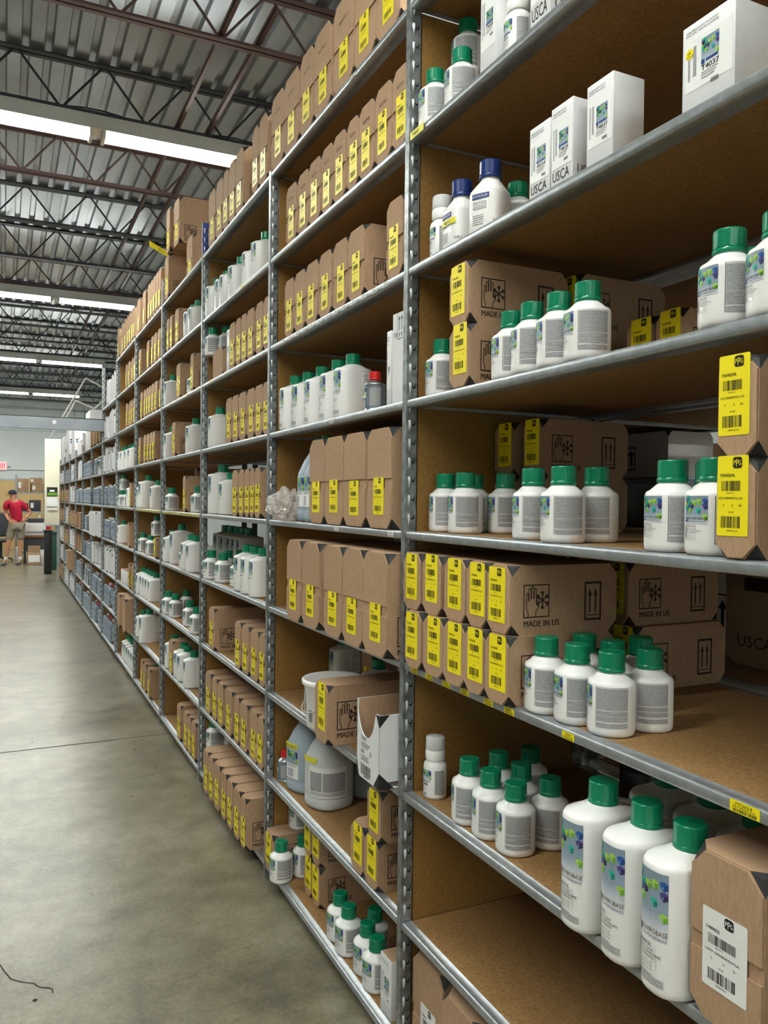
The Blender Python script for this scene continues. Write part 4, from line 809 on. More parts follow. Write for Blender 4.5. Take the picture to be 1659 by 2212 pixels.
('case',5,6,0.972,6.223,2.1506,0.00,{'w':0.0998,'size':'1L'}),('case',5,6,0.972,6.111,2.1506,0.00,{'w':0.101,'size':'1L'}),('case',5,6,0.972,5.987,2.1506,0.00,{'w':0.1176,'size':'1L'}),('case',5,6,0.972,5.849,2.1506,0.00,{'w':0.1176,'size':'1L'}),
('case',5,6,0.972,5.676,2.1506,0.00,{'w':0.063,'size':'1L'}),('case',5,5,0.972,6.596,1.8025,0.00,{'w':0.1176,'size':'1L'}),('case',5,5,0.972,6.332,1.8025,0.00,{'w':0.1176,'size':'1L'}),('case',5,5,0.972,6.186,1.8025,0.00,{'w':0.1176,'size':'1L'}),
('case',5,5,0.972,6.050,1.8025,0.00,{'w':0.0992,'size':'1L'}),('case',5,5,0.972,5.936,1.8025,0.00,{'w':0.1046,'size':'1L'}),('l1',5,4,1.031,6.720,1.4544,0.00,{}),('l2',5,4,1.040,6.560,1.4544,0.00,{}),('l1',5,4,1.040,6.107,1.4544,0.00,{}),
('hl',5,3,1.015,6.643,1.1063,0.00,{}),('hl',5,3,1.010,6.231,1.1063,0.00,{}),('case',5,3,0.972,5.838,1.1063,0.00,{'w':0.0987,'size':'HL'}),('hl',5,3,1.030,6.104,1.2563,0.00,{}),('l1',5,2,1.031,6.720,0.7582,0.00,{}),('l1',5,2,1.040,6.578,0.7582,0.00,{}),
('l1',5,2,1.040,6.447,0.7582,0.00,{}),('l1',5,2,1.040,6.321,0.7582,0.00,{}),('l1',5,2,1.040,6.175,0.7582,0.00,{}),('l1',5,1,1.031,6.720,0.4101,0.00,{}),('l2',5,1,1.030,6.423,0.4101,0.00,{}),('hl',5,1,1.141,6.717,0.5601,0.00,{}),
('case',5,1,1.230,6.600,0.4101,0.00,{'w':0.12,'size':'HL','nolabel':1}),('case',5,0,0.972,6.411,0.0620,0.00,{'w':0.1176,'size':'1L'}),('case',5,0,0.972,6.273,0.0620,0.00,{'w':0.1176,'size':'1L'}),('case',5,0,0.972,6.069,0.0620,0.00,{'w':0.1176,'size':'1L'}),
('l1',5,0,1.043,6.170,0.0620,0.00,{}),('case',6,8,0.966,7.899,2.8468,0.00,{'w':0.1549,'size':'2L'}),('case',6,8,0.972,7.651,2.8468,0.00,{'w':0.1733,'size':'2L'}),('case',6,8,0.972,7.463,2.8468,0.00,{'w':0.1344,'size':'2L'}),
('case',6,8,0.972,7.308,2.8468,0.00,{'w':0.1158,'size':'2L'}),('case',6,8,0.972,7.180,2.8468,0.00,{'w':0.1119,'size':'2L'}),('case',6,8,0.972,7.045,2.8468,0.00,{'w':0.1141,'size':'2L'}),('case',6,8,0.972,6.929,2.8468,0.00,{'w':0.0926,'size':'2L'}),
('case',6,7,0.972,7.382,2.4987,0.00,{'w':0.1176,'size':'1L'}),('case',6,7,0.972,7.211,2.4987,0.00,{'w':0.1176,'size':'1L'}),('case',6,7,0.972,7.005,2.4987,0.00,{'w':0.1068,'size':'1L'}),('case',6,7,0.972,6.891,2.4987,0.00,{'w':0.0798,'size':'1L'}),
('case',6,6,0.972,7.349,2.1506,0.00,{'w':0.1176,'size':'1L'}),('case',6,6,0.972,7.135,2.1506,0.00,{'w':0.1045,'size':'1L'}),('case',6,6,0.972,7.026,2.1506,0.00,{'w':0.0953,'size':'1L'}),('case',6,6,0.972,6.897,2.1506,0.00,{'w':0.1176,'size':'1L'}),
('l1',6,5,1.031,7.940,1.8025,0.00,{}),('l1',6,5,1.040,7.818,1.8025,0.00,{}),('l1',6,5,1.040,7.531,1.8025,0.00,{}),('l1',6,5,1.040,7.306,1.8025,0.00,{}),('hl',6,4,1.012,7.936,1.4544,0.00,{}),('hl',6,4,1.020,7.658,1.4544,0.00,{}),
('l1',6,4,1.020,7.231,1.4544,0.00,{}),('hl',6,4,1.030,7.936,1.6074,0.00,{}),('case',6,4,0.972,7.097,1.4544,0.00,{'w':0.0948,'size':'1L'}),('l1',6,3,1.031,7.940,1.1063,0.00,{}),('case',6,3,0.972,7.210,1.1063,0.00,{'w':0.1176,'size':'1L','nolabel':1}),
('case',6,2,0.972,7.136,0.7582,0.00,{'w':0.1176,'size':'1L'}),('case',6,2,0.972,6.943,0.7582,0.00,{'w':0.1176,'size':'1L'}),('carton',6,2,0.972,7.471,0.7582,0.00,{'w':0.4022,'h':0.13,'d':0.2,'art':''}),('case',6,1,0.909,7.331,0.4101,0.00,{'w':0.1733,'size':'2L','nolabel':1}),
('case',6,1,0.909,6.983,0.4101,0.00,{'w':0.1733,'size':'2L','nolabel':1}),('case',6,1,0.948,7.156,0.4101,0.00,{'w':0.1733,'size':'2L','nolabel':1}),('l1',6,0,1.040,6.950,0.0620,0.00,{}),('l1',6,0,1.040,7.085,0.0620,0.00,{}),
('l1',6,0,1.040,7.220,0.0620,0.00,{}),('l1',6,0,1.040,7.355,0.0620,0.00,{}),('l1',6,0,1.040,7.490,0.0620,0.00,{}),('l1',6,0,1.040,7.625,0.0620,0.00,{}),('gallon',7,0,1.030,8.144,0.0620,0.00,{'red':1}),('gallon',7,0,1.030,8.520,0.0620,0.00,{'red':1}),
('gallon',7,0,1.030,8.641,0.0620,0.00,{'red':0}),('gallon',7,0,1.030,8.762,0.0620,0.00,{'red':1}),('gallon',7,0,1.030,8.883,0.0620,0.00,{'red':1}),('gallon',7,0,1.030,9.004,0.0620,0.00,{'red':1}),('gallon',7,0,1.030,9.125,0.0620,0.00,{'red':0}),
('gallon',7,1,1.030,8.157,0.4101,0.00,{'red':1}),('gallon',7,1,1.030,8.278,0.4101,0.00,{'red':0}),('gallon',7,1,1.030,8.663,0.4101,0.00,{'red':1}),('gallon',7,1,1.030,8.784,0.4101,0.00,{'red':1}),('gallon',7,1,1.030,8.905,0.4101,0.00,{'red':0}),
('gallon',7,1,1.030,9.026,0.4101,0.00,{'red':1}),('carton',7,2,0.984,8.174,0.7582,0.00,{'w':0.17,'h':0.2,'d':0.25,'art':'','corner':1}),('carton',7,2,0.983,8.327,0.7582,0.00,{'w':0.12,'h':0.27,'d':0.25,'art':'','corner':1}),
('carton',7,2,0.998,8.455,0.7582,0.00,{'w':0.12,'h':0.27,'d':0.25,'art':'','corner':1}),('carton',7,2,0.990,8.573,0.7582,0.00,{'w':0.1,'h':0.2,'d':0.25,'art':'','corner':1}),('carton',7,2,0.983,8.716,0.7582,0.00,{'w':0.17,'h':0.24,'d':0.25,'art':'','corner':1}),
('carton',7,2,0.973,8.894,0.7582,0.00,{'w':0.17,'h':0.24,'d':0.25,'art':'','corner':1}),('carton',7,2,0.978,9.037,0.7582,0.00,{'w':0.1,'h':0.27,'d':0.25,'art':'','corner':1}),('gallon',7,3,1.030,8.135,1.1063,0.00,{'red':0}),
('gallon',7,3,1.030,8.256,1.1063,0.00,{'red':0}),('gallon',7,3,1.030,8.377,1.1063,0.00,{'red':0}),('gallon',7,3,1.030,8.688,1.1063,0.00,{'red':0}),('gallon',7,3,1.030,8.809,1.1063,0.00,{'red':0}),('gallon',7,3,1.030,8.930,1.1063,0.00,{'red':0}),
('gallon',7,3,1.030,9.051,1.1063,0.00,{'red':0}),('gallon',7,4,1.030,8.152,1.4544,0.00,{'red':0}),('gallon',7,4,1.030,8.347,1.4544,0.00,{'red':0}),('gallon',7,4,1.030,8.468,1.4544,0.00,{'red':0}),('gallon',7,4,1.030,8.589,1.4544,0.00,{'red':0}),
('gallon',7,4,1.030,8.943,1.4544,0.00,{'red':0}),('gallon',7,4,1.030,9.064,1.4544,0.00,{'red':0}),('carton',7,5,0.977,8.164,1.8025,0.00,{'w':0.12,'h':0.27,'d':0.25,'art':'','corner':1}),('carton',7,5,0.976,8.282,1.8025,0.00,{'w':0.1,'h':0.24,'d':0.25,'art':'','corner':1}),
('carton',7,5,0.970,8.400,1.8025,0.00,{'w':0.12,'h':0.2,'d':0.25,'art':'','corner':1}),('carton',7,5,0.977,8.553,1.8025,0.00,{'w':0.17,'h':0.2,'d':0.25,'art':'','corner':1}),('carton',7,5,0.968,8.706,1.8025,0.00,{'w':0.12,'h':0.2,'d':0.25,'art':'','corner':1}),
('carton',7,5,0.994,8.834,1.8025,0.00,{'w':0.12,'h':0.2,'d':0.25,'art':'','corner':1}),('carton',7,5,0.978,8.962,1.8025,0.00,{'w':0.12,'h':0.27,'d':0.25,'art':'','corner':1}),('carton',7,5,0.968,9.090,1.8025,0.00,{'w':0.12,'h':0.2,'d':0.25,'art':'','corner':1}),
('carton',7,6,0.995,8.132,2.1506,0.00,{'w':0.1,'h':0.24,'d':0.25,'art':'','corner':1}),('carton',7,6,0.967,8.250,2.1506,0.00,{'w':0.12,'h':0.2,'d':0.25,'art':'','corner':1}),('carton',7,6,0.974,8.403,2.1506,0.00,{'w':0.17,'h':0.27,'d':0.25,'art':'','corner':1}),
('carton',7,6,0.988,8.581,2.1506,0.00,{'w':0.17,'h':0.27,'d':0.25,'art':'','corner':1}),('carton',7,6,0.993,8.734,2.1506,0.00,{'w':0.12,'h':0.27,'d':0.25,'art':'','corner':1}),('carton',7,6,0.966,8.862,2.1506,0.00,{'w':0.12,'h':0.24,'d':0.25,'art':'','corner':1}),
('carton',7,6,0.964,8.980,2.1506,0.00,{'w':0.1,'h':0.2,'d':0.25,'art':'','corner':1}),('carton',7,6,0.975,9.088,2.1506,0.00,{'w':0.1,'h':0.2,'d':0.25,'art':'','corner':1}),('carton',7,7,0.963,8.138,2.4987,0.00,{'w':0.12,'h':0.27,'d':0.25,'art':'','corner':1}),
('carton',7,7,0.968,8.291,2.4987,0.00,{'w':0.17,'h':0.24,'d':0.25,'art':'','corner':1}),('carton',7,7,0.976,8.444,2.4987,0.00,{'w':0.12,'h':0.27,'d':0.25,'art':'','corner':1}),('carton',7,7,0.981,8.572,2.4987,0.00,{'w':0.12,'h':0.24,'d':0.25,'art':'','corner':1}),
('carton',7,7,0.992,8.690,2.4987,0.00,{'w':0.1,'h':0.2,'d':0.25,'art':'','corner':1}),('carton',7,7,0.968,8.808,2.4987,0.00,{'w':0.12,'h':0.27,'d':0.25,'art':'','corner':1}),('gallon',8,0,1.030,9.373,0.0620,0.00,{'red':0}),
('gallon',8,0,1.030,9.494,0.0620,0.00,{'red':0}),('gallon',8,0,1.030,9.615,0.0620,0.00,{'red':0}),('gallon',8,0,1.030,9.998,0.0620,0.00,{'red':1}),('gallon',8,0,1.030,10.119,0.0620,0.00,{'red':1}),('gallon',8,0,1.030,10.240,0.0620,0.00,{'red':1}),
('gallon',8,0,1.030,10.361,0.0620,0.00,{'red':0}),('gallon',8,1,1.030,9.386,0.4101,0.00,{'red':0}),('gallon',8,1,1.030,9.507,0.4101,0.00,{'red':0}),('gallon',8,1,1.030,9.628,0.4101,0.00,{'red':1}),('gallon',8,1,1.030,9.749,0.4101,0.00,{'red':1}),
('gallon',8,1,1.030,9.990,0.4101,0.00,{'red':1}),('gallon',8,1,1.030,10.111,0.4101,0.00,{'red':0}),('gallon',8,1,1.030,10.232,0.4101,0.00,{'red':0}),('gallon',8,1,1.030,10.353,0.4101,0.00,{'red':0}),('carton',8,2,0.975,9.360,0.7582,0.00,{'w':0.12,'h':0.2,'d':0.25,'art':'','corner':1}),
('carton',8,2,0.981,9.513,0.7582,0.00,{'w':0.17,'h':0.2,'d':0.25,'art':'','corner':1}),('carton',8,2,0.995,9.691,0.7582,0.00,{'w':0.17,'h':0.2,'d':0.25,'art':'','corner':1}),('carton',8,2,0.981,9.996,0.7582,0.00,{'w':0.17,'h':0.2,'d':0.25,'art':'','corner':1}),
('carton',8,2,0.965,10.166,0.7582,0.00,{'w':0.17,'h':0.24,'d':0.25,'art':'','corner':1}),('carton',8,2,0.971,10.335,0.7582,0.00,{'w':0.17,'h':0.24,'d':0.25,'art':'','corner':1}),('bigcase',8,3,0.909,9.679,1.1063,0.00,{'w':0.75,'h':0.27,'d':0.4}),
('gallon',8,4,1.030,9.355,1.4544,0.00,{'red':0}),('gallon',8,4,1.030,9.674,1.4544,0.00,{'red':0}),('gallon',8,4,1.030,9.795,1.4544,0.00,{'red':0}),('gallon',8,4,1.030,9.916,1.4544,0.00,{'red':0}),('gallon',8,4,1.030,10.037,1.4544,0.00,{'red':0}),
('gallon',8,4,1.030,10.158,1.4544,0.00,{'red':0}),('gallon',8,4,1.030,10.279,1.4544,0.00,{'red':0}),('gallon',8,5,1.030,9.355,1.8025,0.00,{'red':0}),('l1',8,5,1.040,9.718,1.8025,0.00,{}),('l1',8,5,1.040,9.818,1.8025,0.00,{}),
('gallon',8,5,1.030,9.925,1.8025,0.00,{'red':0}),('gallon',8,5,1.030,10.046,1.8025,0.00,{'red':0}),('gallon',8,5,1.030,10.168,1.8025,0.00,{'red':0}),('case',8,6,0.953,9.384,2.1506,0.00,{'w':0.14,'size':'1L','nolabel':1}),
('case',8,6,0.942,9.534,2.1506,0.00,{'w':0.14,'size':'1L','nolabel':0}),('case',8,6,0.966,9.684,2.1506,0.00,{'w':0.14,'size':'1L','nolabel':0}),('case',8,6,0.973,9.834,2.1506,0.00,{'w':0.14,'size':'1L','nolabel':0}),('case',8,6,0.946,9.984,2.1506,0.00,{'w':0.14,'size':'1L','nolabel':1}),
('case',8,6,0.971,10.134,2.1506,0.00,{'w':0.14,'size':'1L','nolabel':1}),('case',8,6,0.946,10.284,2.1506,0.00,{'w':0.14,'size':'1L','nolabel':1}),('gallon',9,0,1.030,10.572,0.0620,0.00,{'red':1}),('gallon',9,0,1.030,10.693,0.0620,0.00,{'red':1}),
('gallon',9,0,1.030,10.814,0.0620,0.00,{'red':1}),('gallon',9,0,1.030,10.935,0.0620,0.00,{'red':1}),('gallon',9,0,1.030,11.056,0.0620,0.00,{'red':0}),('gallon',9,0,1.030,11.177,0.0620,0.00,{'red':1}),('gallon',9,0,1.030,11.298,0.0620,0.00,{'red':0}),
('gallon',9,0,1.030,11.419,0.0620,0.00,{'red':0}),('gallon',9,0,1.030,11.540,0.0620,0.00,{'red':1}),('carton',9,1,0.990,10.616,0.4101,0.00,{'w':0.17,'h':0.2,'d':0.25,'art':'','corner':1}),('carton',9,1,0.995,10.794,0.4101,0.00,{'w':0.17,'h':0.2,'d':0.25,'art':'','corner':1}),
('gallon',9,1,1.030,10.945,0.4101,0.00,{'red':1}),('l1',9,1,1.040,11.058,0.4101,0.00,{}),('gallon',9,1,1.030,11.166,0.4101,0.00,{'red':1}),('gallon',9,1,1.030,11.287,0.4101,0.00,{'red':0}),('l1',9,1,1.040,11.400,0.4101,0.00,{}),
('carton',9,1,0.997,11.500,0.4101,0.00,{'w':0.1,'h':0.24,'d':0.25,'art':'','corner':1}),('gallon',9,2,1.030,10.577,0.7582,0.00,{'red':1}),('gallon',9,2,1.030,10.698,0.7582,0.00,{'red':0}),('gallon',9,2,1.030,10.819,0.7582,0.00,{'red':1}),
('gallon',9,2,1.030,10.940,0.7582,0.00,{'red':1}),('gallon',9,2,1.030,11.061,0.7582,0.00,{'red':1}),('gallon',9,2,1.030,11.182,0.7582,0.00,{'red':0}),('gallon',9,2,1.030,11.492,0.7582,0.00,{'red':1}),('gallon',9,3,1.030,10.597,1.1063,0.00,{'red':0}),
('gallon',9,3,1.030,10.718,1.1063,0.00,{'red':0}),('gallon',9,3,1.030,11.119,1.1063,0.00,{'red':0}),('gallon',9,3,1.030,11.240,1.1063,0.00,{'red':0}),('gallon',9,3,1.030,11.361,1.1063,0.00,{'red':0}),('gallon',9,4,1.030,10.611,1.4544,0.00,{'red':0}),
('gallon',9,4,1.030,10.732,1.4544,0.00,{'red':0}),('gallon',9,4,1.030,10.853,1.4544,0.00,{'red':0}),('gallon',9,4,1.030,10.974,1.4544,0.00,{'red':0}),('gallon',9,4,1.030,11.095,1.4544,0.00,{'red':0}),('gallon',9,4,1.030,11.216,1.4544,0.00,{'red':0}),
('gallon',9,4,1.030,11.337,1.4544,0.00,{'red':0}),('gallon',9,4,1.030,11.458,1.4544,0.00,{'red':0}),('gallon',9,4,1.030,11.579,1.4544,0.00,{'red':0}),('gallon',9,5,1.030,10.601,1.8025,0.00,{'red':0}),('gallon',9,5,1.030,10.722,1.8025,0.00,{'red':0}),
('gallon',9,5,1.030,10.843,1.8025,0.00,{'red':0}),('gallon',9,5,1.030,10.964,1.8025,0.00,{'red':0}),('gallon',9,5,1.030,11.085,1.8025,0.00,{'red':0}),('gallon',9,5,1.030,11.206,1.8025,0.00,{'red':0}),('gallon',9,5,1.030,11.399,1.8025,0.00,{'red':0}),
('gallon',9,5,1.030,11.520,1.8025,0.00,{'red':0}),('gallon',10,0,1.030,11.799,0.0620,0.00,{'red':1}),('gallon',10,0,1.030,11.919,0.0620,0.00,{'red':1}),('gallon',10,0,1.030,12.040,0.0620,0.00,{'red':1}),('gallon',10,0,1.030,12.162,0.0620,0.00,{'red':1}),
('gallon',10,0,1.030,12.283,0.0620,0.00,{'red':1}),('gallon',10,0,1.030,12.403,0.0620,0.00,{'red':1}),('gallon',10,0,1.030,12.524,0.0620,0.00,{'red':1}),('gallon',10,0,1.030,12.646,0.0620,0.00,{'red':0}),('gallon',10,0,1.030,12.767,0.0620,0.00,{'red':1}),
('gallon',10,1,1.030,11.803,0.4101,0.00,{'red':0}),('gallon',10,1,1.030,11.978,0.4101,0.00,{'red':1}),('gallon',10,1,1.030,12.099,0.4101,0.00,{'red':1}),('gallon',10,1,1.030,12.220,0.4101,0.00,{'red':1}),('gallon',10,1,1.030,12.341,0.4101,0.00,{'red':0}),
('gallon',10,1,1.030,12.462,0.4101,0.00,{'red':1}),('gallon',10,1,1.030,12.583,0.4101,0.00,{'red':0}),('gallon',10,1,1.030,12.704,0.4101,0.00,{'red':1}),('case',10,2,0.969,11.808,0.7582,0.00,{'w':0.14,'size':'1L','nolabel':1}),
('case',10,2,0.979,11.958,0.7582,0.00,{'w':0.14,'size':'1L','nolabel':0}),('case',10,2,0.975,12.314,0.7582,0.00,{'w':0.14,'size':'1L','nolabel':1}),('case',10,2,0.955,12.680,0.7582,0.00,{'w':0.14,'size':'1L','nolabel':1}),
('case',10,3,0.951,11.828,1.1063,0.00,{'w':0.14,'size':'1L','nolabel':1}),('case',10,3,0.957,11.978,1.1063,0.00,{'w':0.14,'size':'1L','nolabel':1}),('case',10,3,0.978,12.128,1.1063,0.00,{'w':0.14,'size':'1L','nolabel':1}),
('case',10,3,0.978,12.278,1.1063,0.00,{'w':0.14,'size':'1L','nolabel':1}),('case',10,3,0.940,12.428,1.1063,0.00,{'w':0.14,'size':'1L','nolabel':1}),('case',10,3,0.960,12.578,1.1063,0.00,{'w':0.14,'size':'1L','nolabel':1}),
('case',10,3,0.940,12.728,1.1063,0.00,{'w':0.14,'size':'1L','nolabel':1}),('gallon',10,4,1.030,11.787,1.4544,0.00,{'red':0}),('gallon',10,4,1.030,11.908,1.4544,0.00,{'red':0}),('gallon',10,4,1.030,12.029,1.4544,0.00,{'red':0}),
('gallon',10,4,1.030,12.440,1.4544,0.00,{'red':0}),('gallon',10,4,1.030,12.561,1.4544,0.00,{'red':0}),('gallon',10,4,1.030,12.682,1.4544,0.00,{'red':0}),('gallon',10,4,1.030,12.803,1.4544,0.00,{'red':0}),('carton',10,5,0.968,11.843,1.8025,0.00,{'w':0.17,'h':0.24,'d':0.25,'art':'','corner':1}),
('carton',10,5,0.963,12.021,1.8025,0.00,{'w':0.17,'h':0.2,'d':0.25,'art':'','corner':1}),('carton',10,5,0.979,12.199,1.8025,0.00,{'w':0.17,'h':0.27,'d':0.25,'art':'','corner':1}),('carton',10,5,0.998,12.377,1.8025,0.00,{'w':0.17,'h':0.2,'d':0.25,'art':'','corner':1}),
('carton',10,5,0.995,12.555,1.8025,0.00,{'w':0.17,'h':0.2,'d':0.25,'art':'','corner':1}),('carton',10,5,1.000,12.733,1.8025,0.00,{'w':0.17,'h':0.27,'d':0.25,'art':'','corner':1}),('carton',10,6,0.976,11.782,2.1506,0.00,{'w':0.1,'h':0.27,'d':0.25,'art':'','corner':1}),
('carton',10,6,0.987,12.184,2.1506,0.00,{'w':0.17,'h':0.2,'d':0.25,'art':'','corner':1}),('carton',10,6,0.981,12.362,2.1506,0.00,{'w':0.17,'h':0.2,'d':0.25,'art':'','corner':1}),('carton',10,6,0.996,12.773,2.1506,0.00,{'w':0.17,'h':0.27,'d':0.25,'art':'','corner':1}),
('carton',11,0,0.995,13.044,0.0620,0.00,{'w':0.12,'h':0.2,'d':0.25,'art':'','corner':1}),('carton',11,0,0.991,13.162,0.0620,0.00,{'w':0.1,'h':0.2,'d':0.25,'art':'','corner':1}),('carton',11,0,0.965,13.280,0.0620,0.00,{'w':0.12,'h':0.24,'d':0.25,'art':'','corner':1}),
('carton',11,0,0.986,13.408,0.0620,0.00,{'w':0.12,'h':0.2,'d':0.25,'art':'','corner':1}),('carton',11,0,0.967,13.526,0.0620,0.00,{'w':0.1,'h':0.27,'d':0.25,'art':'','corner':1}),('carton',11,0,0.974,13.669,0.0620,0.00,{'w':0.17,'h':0.27,'d':0.25,'art':'','corner':1}),
('carton',11,0,0.964,13.812,0.0620,0.00,{'w':0.1,'h':0.24,'d':0.25,'art':'','corner':1}),('carton',11,0,0.989,13.955,0.0620,0.00,{'w':0.17,'h':0.2,'d':0.25,'art':'','corner':1}),('bigkraft',11,1,0.899,13.487,0.4101,0.00,{'w':0.3,'h':0.3,'d':0.3}),
('carton',11,2,1.001,13.021,0.7582,0.00,{'w':0.12,'h':0.2,'d':0.25,'art':'','corner':1}),('carton',11,2,0.999,13.149,0.7582,0.00,{'w':0.12,'h':0.2,'d':0.25,'art':'','corner':1}),('carton',11,2,1.001,13.467,0.7582,0.00,{'w':0.17,'h':0.24,'d':0.25,'art':'','corner':1}),
('carton',11,2,0.985,13.610,0.7582,0.00,{'w':0.1,'h':0.2,'d':0.25,'art':'','corner':1}),('carton',11,2,1.000,13.753,0.7582,0.00,{'w':0.17,'h':0.24,'d':0.25,'art':'','corner':1}),('carton',11,2,0.973,13.931,0.7582,0.00,{'w':0.17,'h':0.27,'d':0.25,'art':'','corner':1}),
('case',11,3,0.955,13.042,1.1063,0.00,{'w':0.14,'size':'1L','nolabel':1}),('case',11,3,0.967,13.192,1.1063,0.00,{'w':0.14,'size':'1L','nolabel':1}),('case',11,3,0.956,13.342,1.1063,0.00,{'w':0.14,'size':'1L','nolabel':1}),
('case',11,3,0.953,13.492,1.1063,0.00,{'w':0.14,'size':'1L','nolabel':1}),('case',11,3,0.955,13.642,1.1063,0.00,{'w':0.14,'size':'1L','nolabel':0}),('case',11,3,0.940,13.792,1.1063,0.00,{'w':0.14,'size':'1L','nolabel':0}),
('case',11,3,0.942,13.942,1.1063,0.00,{'w':0.14,'size':'1L','nolabel':1}),('carton',11,4,0.973,13.011,1.4544,0.00,{'w':0.12,'h':0.2,'d':0.25,'art':'','corner':1}),('carton',11,4,0.972,13.379,1.4544,0.00,{'w':0.17,'h':0.2,'d':0.25,'art':'','corner':1}),
('carton',11,4,0.969,13.557,1.4544,0.00,{'w':0.17,'h':0.24,'d':0.25,'art':'','corner':1}),('carton',11,4,0.994,13.710,1.4544,0.00,{'w':0.12,'h':0.2,'d':0.25,'art':'','corner':1}),('carton',11,4,0.970,13.863,1.4544,0.00,{'w':0.17,'h':0.27,'d':0.25,'art':'','corner':1}),
('gallon',11,5,1.030,13.025,1.8025,0.00,{'red':0}),('carton',11,5,0.998,13.149,1.8025,0.00,{'w':0.12,'h':0.2,'d':0.25,'art':'','corner':1}),('gallon',11,5,1.030,13.274,1.8025,0.00,{'red':0}),('carton',11,5,0.972,13.398,1.8025,0.00,{'w':0.12,'h':0.24,'d':0.25,'art':'','corner':1}),
('l1',11,5,1.040,13.515,1.8025,0.00,{}),('l1',11,5,1.040,13.616,1.8025,0.00,{}),('carton',11,5,0.977,13.751,1.8025,0.00,{'w':0.17,'h':0.27,'d':0.25,'art':'','corner':1}),('gallon',11,5,1.030,13.901,1.8025,0.00,{'red':0}),
('carton',12,0,0.979,14.254,0.0620,0.00,{'w':0.12,'h':0.24,'d':0.25,'art':'','corner':1}),('carton',12,0,0.969,14.372,0.0620,0.00,{'w':0.1,'h':0.2,'d':0.25,'art':'','corner':1}),('carton',12,0,0.976,14.490,0.0620,0.00,{'w':0.12,'h':0.2,'d':0.25,'art':'','corner':1}),
('carton',12,0,0.992,14.608,0.0620,0.00,{'w':0.1,'h':0.2,'d':0.25,'art':'','corner':1}),('carton',12,0,0.983,14.726,0.0620,0.00,{'w':0.12,'h':0.27,'d':0.25,'art':'','corner':1}),('carton',12,0,0.981,14.854,0.0620,0.00,{'w':0.12,'h':0.2,'d':0.25,'art':'','corner':1}),
('carton',12,0,0.989,14.982,0.0620,0.00,{'w':0.12,'h':0.2,'d':0.25,'art':'','corner':1}),('carton',12,0,0.972,15.100,0.0620,0.00,{'w':0.1,'h':0.2,'d':0.25,'art':'','corner':1}),('carton',12,0,0.979,15.218,0.0620,0.00,{'w':0.12,'h':0.27,'d':0.25,'art':'','corner':1}),
('gallon',12,1,1.030,14.266,0.4101,0.00,{'red':1}),('gallon',12,1,1.030,14.387,0.4101,0.00,{'red':0}),('gallon',12,1,1.030,14.508,0.4101,0.00,{'red':0}),('gallon',12,1,1.030,14.629,0.4101,0.00,{'red':1}),('gallon',12,1,1.030,14.750,0.4101,0.00,{'red':0}),
('gallon',12,1,1.030,14.871,0.4101,0.00,{'red':1}),('gallon',12,1,1.030,14.992,0.4101,0.00,{'red':0}),('gallon',12,1,1.030,15.113,0.4101,0.00,{'red':1}),('gallon',12,1,1.030,15.234,0.4101,0.00,{'red':1}),('case',12,2,0.943,14.271,0.7582,0.00,{'w':0.14,'size':'1L','nolabel':0}),
('case',12,2,0.962,14.503,0.7582,0.00,{'w':0.14,'size':'1L','nolabel':1}),('case',12,2,0.978,14.653,0.7582,0.00,{'w':0.14,'size':'1L','nolabel':1}),('case',12,2,0.957,14.803,0.7582,0.00,{'w':0.14,'size':'1L','nolabel':0}),
('case',12,2,0.977,15.078,0.7582,0.00,{'w':0.14,'size':'1L','nolabel':1}),('case',12,2,0.971,15.226,0.7582,0.00,{'w':0.14,'size':'1L','nolabel':1}),('carton',12,3,0.995,14.276,1.1063,0.00,{'w':0.12,'h':0.27,'d':0.25,'art':'','corner':1}),
('carton',12,3,0.983,14.429,1.1063,0.00,{'w':0.17,'h':0.2,'d':0.25,'art':'','corner':1}),('carton',12,3,0.964,14.760,1.1063,0.00,{'w':0.17,'h':0.24,'d':0.25,'art':'','corner':1}),('carton',12,3,0.978,14.938,1.1063,0.00,{'w':0.17,'h':0.27,'d':0.25,'art':'','corner':1}),
('carton',12,3,0.999,15.116,1.1063,0.00,{'w':0.17,'h':0.24,'d':0.25,'art':'','corner':1}),('case',12,4,0.968,14.238,1.4544,0.00,{'w':0.14,'size':'1L','nolabel':1}),('case',12,4,0.940,14.388,1.4544,0.00,{'w':0.14,'size':'1L','nolabel':1}),
('case',12,4,0.942,14.538,1.4544,0.00,{'w':0.14,'size':'1L','nolabel':1}),('case',12,4,0.970,14.688,1.4544,0.00,{'w':0.14,'size':'1L','nolabel':1}),('case',12,4,0.950,14.838,1.4544,0.00,{'w':0.14,'size':'1L','nolabel':0}),
('case',12,4,0.964,15.194,1.4544,0.00,{'w':0.14,'size':'1L','nolabel':0}),('gallon',12,5,1.030,14.269,1.8025,0.00,{'red':0}),('gallon',12,5,1.030,14.390,1.8025,0.00,{'red':0}),('gallon',12,5,1.030,14.511,1.8025,0.00,{'red':0}),
('gallon',12,5,1.030,14.632,1.8025,0.00,{'red':0}),('gallon',12,5,1.030,14.753,1.8025,0.00,{'red':0}),('gallon',12,5,1.030,14.874,1.8025,0.00,{'red':0}),('gallon',12,5,1.030,14.995,1.8025,0.00,{'red':0}),('gallon',12,5,1.030,15.181,1.8025,0.00,{'red':0}),
('case',13,0,0.944,15.499,0.0620,0.00,{'w':0.14,'size':'1L','nolabel':1}),('case',13,0,0.947,15.649,0.0620,0.00,{'w':0.14,'size':'1L','nolabel':1}),('case',13,0,0.958,15.800,0.0620,0.00,{'w':0.14,'size':'1L','nolabel':1}),
